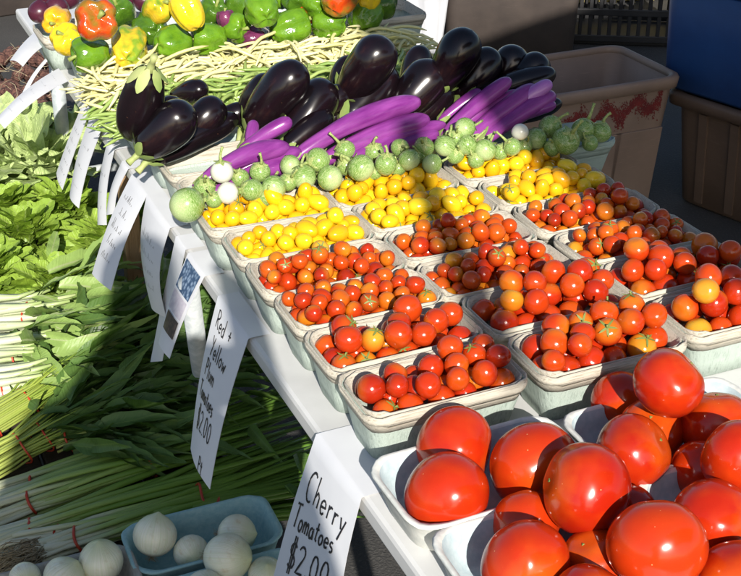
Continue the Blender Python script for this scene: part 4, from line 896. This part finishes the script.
leafy_bunch((-85, 326), (44, 318), 'white stemmed bunch with broad pale leaves, red banded', 30, 24, .42, .040, SZ + .060, 'wstem', BROAD, .5, (.88, .55), 15, .0100, reach=(.86, 1.35), layer=.07)
leafy_bunch((-85, 362), (38, 352), 'white stemmed bunch in the middle of three, leaves turned back', 30, 16, .38, .040, SZ + .055, 'wstem', BROAD, .5, (.84, .5), 16, .0100, reach=(.88, 1.25), layer=.06)
leafy_bunch((-85, 400), (30, 386), 'short white stemmed bunch nearest the red banded stems', 26, 3, .34, .034, SZ + .045, 'wstem', BROAD, .5, (.80,), 17, .0095, reach=(.90, 1.15), layer=.05)
leafy_bunch((150, 330), (195, 300), 'pale leaves lying behind the wide white card', 6, 26, .6, .02, SZ + .04, 'ystem', BROAD, .5, (.3,), 18, reach=(-.4, 1.1), layer=.07)
LETT = [leaf_mesh('leaf', random.uniform(.13, .17), random.uniform(.10, .14), 'round', .15, random.uniform(.1, .35), .042, random.uniform(-.3, .3), 110 + i, 30, 14) for i in range(6)]
for m in LETT: m.materials.append(M['lettuce'])
SAL = [leaf_mesh('leaf', random.uniform(.055, .085), random.uniform(.034, .050), 'spoon', .45, random.uniform(-.1, .6), .006, random.uniform(-.9, .9), 120 + i, 14, 6) for i in range(8)]
for m in SAL: m.materials.append(M['greens'])
def head(px, z, lb, n, leaves, rbase, cat='lettuce', seed=0, sc=1.0, inner=1.3, outer=.15, group='salad heads on the low table'):
    rg = random.Random(seed); p = at(px[0], px[1], z); p.z = SZ + .01; e = thing('lettuce_head' if cat == 'lettuce' else 'salad_bunch', lb, cat, Matrix.Translation(p), group)
    obj('stalk_core', mesh('stalk_core', *tube_vf([(0, 0, 0), (0, 0, .03), (0, 0, .05)], [.022, .02, .012], 10)[:2]), M['broad'], e)
    for i in range(n):
        f = i / n; yaw = i * 2.39996 + rg.gauss(0, .2); pit = outer + (inner - outer) * (1 - f) ** .8 + rg.gauss(0, .12); rr = rbase * (.15 + .85 * f) * rg.uniform(.6, 1)
        obj('leaf', rg.choice(leaves), None, e, Matrix.Translation((math.cos(yaw) * rr * .5, math.sin(yaw) * rr * .5, .02 + .05 * (1 - f) * rg.random())) @ Euler((rg.gauss(0, .3), -pit, yaw)).to_matrix().to_4x4() @ Matrix.Scale(sc * rg.uniform(.8, 1.15) * (.75 + .35 * f), 4))
head((38, 172), .44, 'large pale green lettuce with wide ruffled leaves', 26, LETT, .05, seed=21)
head((10, 140), .45, 'pale lettuce leaning on the beetroot pile', 24, LETT, .05, seed=29)
head((-15, 165), .44, 'pale ruffled lettuce beside the large one', 24, LETT, .05, seed=22)
head((75, 150), .42, 'loose pale lettuce leaves in front of the beets', 14, LETT, .04, seed=27, sc=.8)
head((25, 232), .44, 'bushy bunch of bright green salad leaves', 150, SAL, .13, 'salad greens', 23, 1.0, 1.2, .35)
head((-8, 272), .44, 'bright green salad bunch next to the white stems', 120, SAL, .12, 'salad greens', 24, 1.0, 1.2, .35)
head((55, 278), .44, 'bright salad leaves in a mound by the pale broad leaves', 100, SAL, .10, 'salad greens', 28, 1.0, 1.2, .35)
head((112, 240), .43, 'salad bunch lying beneath the narrow scribbled card', 130, SAL, .12, 'salad greens', 25, 1.0, 1.2, .35)
head((62, 208), .43, 'salad bunch filling the space below the large lettuce', 110, SAL, .11, 'salad greens', 30, 1.0, 1.2, .35)
head((5, 212), .43, 'salad bunch against the large pale lettuce', 110, SAL, .11, 'salad greens', 31, 1.0, 1.2, .35)
head((150, 215), .43, 'shaded salad leaves under the white table edge', 50, SAL, .10, 'salad greens', 26, .9, 1.2, .35)
# ------------------------------------------------------------------ beets in the shade at the far end
random.seed(77)
BEET = [mesh('beetroot', *lathe_vf([(.02, -1.9), (.05, -1.4), (.22, -1.02), (.62, -.75), (.95, -.25), (.98, .2), (.75, .65), (.35, .85), (.2, .9), (.12, 1.1), (.02, 1.12)], 14, lambda a, f, r, z: (r * (1 + .06 * math.sin(2 * a + f * 9)), z))) for _ in range(1)]
BEET[0].materials.append(M['beet'])
for i in range(120):
    x = random.uniform(-25, 62); y = random.uniform(52, 132)
    if x > 58 - (y - 52) * .05: continue
    z = SZ + .025 + random.choice((0, .035, .07)) * random.random(); p = at(x, y, z)
    o = obj('beetroot', BEET[0], None, None, Matrix.Translation(p) @ Euler((random.gauss(1.2, .7), random.gauss(0, .8), random.uniform(0, 6))).to_matrix().to_4x4() @ Matrix.Scale(random.uniform(.017, .026), 4))
    tag(o, 'earthy brown-red beetroot in the pile behind the pale lettuce', 'beetroot', 'beetroots piled at the far end of the low table')
V = []
for i in range(110):
    p = at(random.uniform(-25, 64), random.uniform(50, 130), SZ + random.uniform(.05, .11)); pts = [p]; d = Vector((random.gauss(0, 1), random.gauss(0, 1), random.gauss(0, .3))).normalized()
    for k in range(5): d = (d + Vector((random.gauss(0, .35), random.gauss(0, .35), random.gauss(-.05, .2)))).normalized(); p = p + d * .016; pts.append(p)
    V.append(tube_vf(pts, .0008, 4)[:2])
rt = obj('root_fibres', mesh('root_fibres', *join_vf(V)), M['dried']); tag(rt, 'tangle of thin dry root fibres over the beetroot pile', 'roots'); rt['kind'] = 'stuff'

# ------------------------------------------------------------------ bins and crates on the ground behind
random.seed(88)
def bin_parts(e, a, b, h, tap, mt, rib=True, lipw=.022):
    A = lambda z: a - tap * (1 - z / h); B_ = lambda z: b - tap * (1 - z / h); r = .045
    zs = [0, .01, h * .5, h - .03, h]
    rings = [ring(A(z) - (.012 if z == 0 else 0), B_(z) - (.012 if z == 0 else 0), r, z) for z in zs] + [ring(A(z) - .006, B_(z) - .006, r, z) for z in (h, h * .5, .012)]
    obj('bin_wall', mesh('bin_wall', *loft_vf(rings, cap0=True, cap1=True)), mt, e)
    rim = [ring(a + o, b + o, r, z) for (o, z) in ((.002, h - .032), (lipw, h - .030), (lipw + .003, h - .004), (lipw, h + .003), (.0, h + .006), (-.008, h + .002), (-.009, h - .01), (.002, h - .032))]
    obj('rim', mesh('rim', *loft_vf(rim)), mt, e)
    if rib:
        for sx in (-.66, -.33, 0, .33, .66):
            for sy in (-1, 1): 
                x = sx * a; obj('rib', mesh('rib', *join_vf([box_vf(x - .012, x + .012, sy * (B_(.02) - .012) - .012, sy * (B_(.02) - .012) + .012, .02, .03), ([(x - .014, sy * (B_(.02) + .006), .02), (x + .014, sy * (B_(.02) + .006), .02), (x + .014, sy * (b + .006), h - .04), (x - .014, sy * (b + .006), h - .04), (x - .014, sy * (B_(.02) - .003), .02), (x + .014, sy * (B_(.02) - .003), .02), (x + .014, sy * (b - .003), h - .04), (x - .014, sy * (b - .003), h - .04)], [(0, 1, 2, 3), (0, 3, 7, 4), (1, 5, 6, 2), (4, 7, 6, 5)])]), smooth=False), mt, e)
c1 = at(689, 77, .42); b1 = c1 - U * .335 + W * .175; b1.z = 0
e = thing('storage_bin', 'open taupe plastic bin with red spray paint smear on its side', 'bin', TR(b1, AL)); bin_parts(e, .315, .16, .42, .035, M['tan'], False, .009)
tri = []
for i in range(4200):
    f = random.random(); x = -.14 + .40 * f; zc = .315 + .035 * f + .018 * math.sin(f * 26) ; z = zc + random.gauss(0, .009 + .009 * (math.sin(f * 40) > 0)); y = -(.16 - .035 * (1 - z / .42)) - .0015
    q = random.uniform(.002, .006); tri.append(([(x, y, z), (x + q, y, z + random.uniform(-.3, .3) * q), (x + q * .4, y, z + q)], [(0, 1, 2)]))
obj('spray_mark', mesh('spray_mark', *join_vf(tri), smooth=False), M['spray'], e)
for x in (-.16, .06, .2): obj('moulded_panel', bevel(mesh('moulded_panel', [(x - .075, -.1295, .02), (x + .075, -.1295, .02), (x + .08, -.1535, .27), (x - .08, -.1535, .27), (x - .075, -.115, .02), (x + .075, -.115, .02), (x + .08, -.135, .27), (x - .08, -.135, .27)], [(0, 1, 2, 3), (0, 3, 7, 4), (1, 5, 6, 2), (3, 2, 6, 7), (0, 4, 5, 1), (4, 7, 6, 5)], smooth=False), .002), M['tan'], e)
ga = R(-50); d2 = Vector((math.cos(ga), math.sin(ga), 0)); n2 = Vector((-d2.y, d2.x, 0)); c2 = at(694, 104, .35)
b2 = c2 + d2 * .22 + n2 * .265; b2.z = 0
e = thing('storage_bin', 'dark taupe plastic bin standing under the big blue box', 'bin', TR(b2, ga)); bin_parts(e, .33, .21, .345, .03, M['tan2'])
e = thing('plastic_box', 'large blue plastic box with a lid, resting on the dark taupe bin', 'box', TR(b2 + Vector((0, 0, .353)) - d2 * .03, ga))
A_ = .37; B_ = .225
obj('box_body', mesh('box_body', *loft_vf([ring(A_ - .02, B_ - .02, .05, 0), ring(A_ - .008, B_ - .008, .055, .012), ring(A_ + .004, B_ + .004, .06, .30), ring(A_, B_, .06, .305)], cap0=True, cap1=True)), M['blue'], e)
obj('lid', mesh('lid', *loft_vf([ring(A_ + .008, B_ + .008, .06, .308), ring(A_ + .016, B_ + .016, .06, .316), ring(A_ + .016, B_ + .016, .06, .36), ring(A_, B_, .05, .385), ring(A_ - .05, B_ - .05, .04, .39)], cap0=True, cap1=True)), M['blue'], e)
p = at(508, 58, 0); e = thing('storage_tub', 'tall charcoal plastic tub standing on the asphalt behind the eggplants', 'tub', TR((p.x, p.y + .2, 0), R(4))); bin_parts(e, .285, .2, .56, .02, M['tub'], False)
p = at(0, 40, 0); e = thing('storage_tub', 'charcoal plastic tub added to darken the corner behind the beetroot pile', 'tub', TR((p.x - .1, p.y + .6, 0), R(30))); bin_parts(e, .5, .25, .5, .02, M['tub'], False)  # tub made up to keep the far left corner dark
p = at(420, 44, .06)
V = []
for j in range(13):
    f = j / 12; w = .03 + .075 * (1 - f) ** .8; z = .50 * (1 - f)
    for i in range(11):
        v = i / 10 * 2 - 1; V.append((v * w + .03 * f, -.012 * math.sin(v * 7 + f * 3) * (1 - .4 * f) - .03 * (1 - f), z))
nv = len(V); V += [(x, y + .012 + .02 * (1 - abs((k % 11) / 5 - 1)), z) for k, (x, y, z) in enumerate(V)]
F = [(j * 11 + i, j * 11 + i + 1, (j + 1) * 11 + i + 1, (j + 1) * 11 + i) for j in range(12) for i in range(10)]; F += [tuple(nv + k for k in reversed(q)) for q in F]
F += [(j * 11, (j + 1) * 11, nv + (j + 1) * 11, nv + j * 11) for j in range(12)] + [(j * 11 + 10, nv + j * 11 + 10, nv + (j + 1) * 11 + 10, (j + 1) * 11 + 10) for j in range(12)] + [(i, nv + i, nv + i + 1, i + 1) for i in range(10)] + [(132 + i, 133 + i, nv + 133 + i, nv + 132 + i) for i in range(10)]
o = obj('plastic_sack', mesh('plastic_sack', V, F), M['sheet'], None, TR((p.x, p.y, 0.002), 0, 0, 0, (1.3, 1.3, 1.3))); tag(o, 'folded white plastic sack standing against the charcoal tub', 'sack')
p0 = at(590, 60, 0); e = thing('vented_crate', 'black slatted plastic crate standing behind the taupe bin', 'crate', TR((p0.x + .20, p0.y + .35, 0), R(-6)))
def slat(x0, x1, y0, y1, z0, z1): obj('slat', box('slat', x0, x1, y0, y1, z0, z1, .002), M['black'], e)
cw, cd, ch = .24, .17, .42
for y in (-cd, cd):
    for i in range(13): x = -cw + i * 2 * cw / 12; slat(x - .008, x + .008, y - .005, y + .005, .034, ch - .04)
    for z0 in (.02, .13, .24, .385): obj('rail', box('rail', -cw - .01, cw + .01, y - .009, y + .009, z0, z0 + .028, .003), M['black'], e)
for x in (-cw, cw):
    for i in range(9): y = -cd + .012 + i * (2 * cd - .024) / 8; slat(x - .005, x + .005, y - .007, y + .007, .034, ch - .04)
    for z0 in (.02, .13, .24, .385): obj('rail', box('rail', x - .008, x + .008, -cd + .01, cd - .01, z0, z0 + .026, .003), M['black'], e)
M['straw'] = m_veneer('straw', (.55, .46, .20), (.34, .26, .09), (4, 50, 50), 9)
sb_ = thing('bale_stand_in', 'pale yellow straw bale, stand-in for unknown bright things behind the black crate', 'bale', TR((p0.x + .18, p0.y + 1.05, 0), R(10)))  # bale added as a guess, to show bright through the crate slots
V = []
for i in range(700):
    a = random.choice((0, 1, 2)); x, y, z = random.uniform(-.45, .45), random.uniform(-.2, .2), random.uniform(.01, .36)
    if a == 0: y = -.205
    elif a == 1: z = .365
    else: x = random.choice((-.455, .455))
    d = Vector((random.gauss(0, .05), random.gauss(0, .012), random.gauss(0, .02))); V.append(tube_vf([Vector((x, y, z)) - d, (x, y, z), Vector((x, y, z)) + d], .0022, 3)[:2])
obj('bale_block', box('bale_block', -.45, .45, -.2, .2, 0, .36, .03), M['straw'], sb_); o = obj('loose_straw', mesh('loose_straw', *join_vf(V)), M['straw'], sb_); o['kind'] = 'stuff'
obj('crate_floor', box('crate_floor', -cw + .01, cw - .01, -cd + .01, cd - .01, .004, .018, .002), M['black'], e)

# ------------------------------------------------------------------ unseen canopy added above and beside the camera to shade the rear
CZ_ = 2.36
def lift(px, py, z=.85):
    p = at(px, py, z); return p + TOSUN * ((CZ_ - z) / TOSUN.z)
q0, q1 = lift(395, 62), lift(741, 292); dd = (q0 - q1).normalized(); pr = Vector((dd.y, -dd.x, 0))  # cloth edge traced back along the sun from the wanted shade edge
n0, n1 = q1 - dd * 1.3, q0 + dd * .40
M['canvas'] = m_flat('dark green canvas', (.03, .06, .05), (.04, .08, .065), .8, 60, .2)
e = thing('added_canopy', 'unseen dark green canopy on steel legs, added to shade the back of the stall', 'canopy', Matrix.Translation((n0.x, n0.y, 0)))
o0 = Vector((n0.x, n0.y, 0)); WD = 3.4; LN = (n1 - n0).length
V = []; F = []
for i in range(9):
    for j in range(13):
        a, b = i / 8, j / 12; V.append(n0 + dd * LN * a + pr * WD * b + Vector((0, 0, .35 * math.sin(math.pi * b) + .03 * math.sin(math.pi * a * 2) * math.sin(math.pi * b))) - o0)
for i in range(8):
    for j in range(12): k = i * 13 + j; F.append((k, k + 1, k + 14, k + 13))
nv = len(V); V += [v + Vector((0, 0, .004)) for v in V]; F += [tuple(nv + k for k in reversed(q)) for q in F]
obj('added_canopy_cloth', mesh('added_canopy_cloth', V, F), M['canvas'], e)
for a, b in ((0.02, .02), (0.02, .97), (.98, .97), (.62, .42)):
    p = n0 + dd * LN * a + pr * WD * b - o0; obj('leg', mesh('leg', *tube_vf([(p.x, p.y, 0), (p.x, p.y, CZ_ + .35 * math.sin(math.pi * b) - .01)], .02, 8)[:2]), M['metal'], e)
g = lift(433, 190); 
obj('added_shadow_strap', mesh('added_shadow_strap', *box_vf(g.x - o0.x - .022, g.x - o0.x + .022, g.y - o0.y - .01, g.y - o0.y + .01, CZ_ - .28, CZ_ + .14), smooth=False), M['canvas'], e)  # strap made up to cast the narrow shadow band across the baskets

# ------------------------------------------------------------------ the person taking the picture (casts the shade on the low table)
def m_person():
    n = NT('clothes and skin'); s = n.n('ShaderNodeSeparateXYZ'); n.l(n.co('Object'), s.inputs[0])
    c = n.ramp(n.math('DIVIDE', s.outputs['Z'], 1.7), [(0, (.03, .03, .03)), (.045, (.04, .05, .09)), (.53, (.14, .15, .17)), (.845, (.42, .26, .19))], 'CONSTANT')
    return n.fin(c, .7)
M['person'] = m_person()
bmv = [(0, 0, .88), (0, 0, 1.06), (0, .0, 1.22), (0, .01, 1.345), (.0, .03, 1.43), (.0, .04, 1.50), (.0, .05, 1.58), (.0, .04, 1.64)]; rv = [(.17, .12), (.165, .12), (.175, .125), (.13, .10), (.055, .055), (.07, .085), (.076, .092), (.05, .06)]
ed = [(i, i + 1) for i in range(7)]
def chain(start, pts):
    prev = start
    for p, r in pts: bmv.append(p); rv.append(r); ed.append((prev, len(bmv) - 1)); prev = len(bmv) - 1
    return prev
for sx in (-1, 1):
    chain(3, [((sx * .155, 0, 1.325), (.066, .066)), ((sx * .20, .03, 1.12), (.052, .055)), ((sx * .16, .13, 1.25), (.042, .042)), ((sx * .085 + .05, .165, 1.475), (.028, .022))])
    last = len(bmv) - 1
    for k in range(4): chain(last, [((sx * (.06 + .012 * k) + .05, .185, 1.515 - .018 * k), (.0095, .0095)), ((sx * (.045 + .006 * k) + .05, .20, 1.522 - .018 * k), (.008, .008))])
    chain(last, [((sx * .075 + .05, .17, 1.505), (.0105, .0105)), ((sx * .055 + .05, .168, 1.512), (.009, .009))])
    chain(0, [((sx * .10, 0, .82), (.10, .10)), ((sx * .115, .02, .48), (.062, .066)), ((sx * .12, -.01, .10), (.042, .046)), ((sx * .125, .10, .035), (.04, .03)), ((sx * .13, .17, .03), (.03, .022))])
pm = bpy.data.meshes.new('person'); pm.from_pydata(bmv, ed, []); pm.materials.append(M['person'])
per = bpy.data.objects.new('person', pm); COL.objects.link(per); per.location = (-.05, -.31, 0); per.scale = (1.0, 1.0, 1.10)
sk = per.modifiers.new('skin', 'SKIN'); pm.update()
if not pm.skin_vertices:
    bm = bmesh.new(); bm.from_mesh(pm); bm.verts.layers.skin.verify(); bm.to_mesh(pm); bm.free()
for i, v in enumerate(pm.skin_vertices[0].data): v.radius = rv[i]; v.use_root = (i == 0)
sb = per.modifiers.new('sub', 'SUBSURF'); sb.levels = 1; sb.render_levels = 2
tag(per, 'person in grey jacket and dark trousers holding up a small camera', 'person')
e = thing('compact_camera', 'small black camera held up by the person', 'camera', Matrix.Translation((.0, -.09, 1.49)))
obj('camera_body', box('camera_body', -.06, .06, -.025, .02, -.035, .04, .006), M['black'], e); obj('lens', mesh('lens', *tube_vf([(0, .02, .0), (0, .05, 0)], .026, 16)[:2]), M['black'], e)
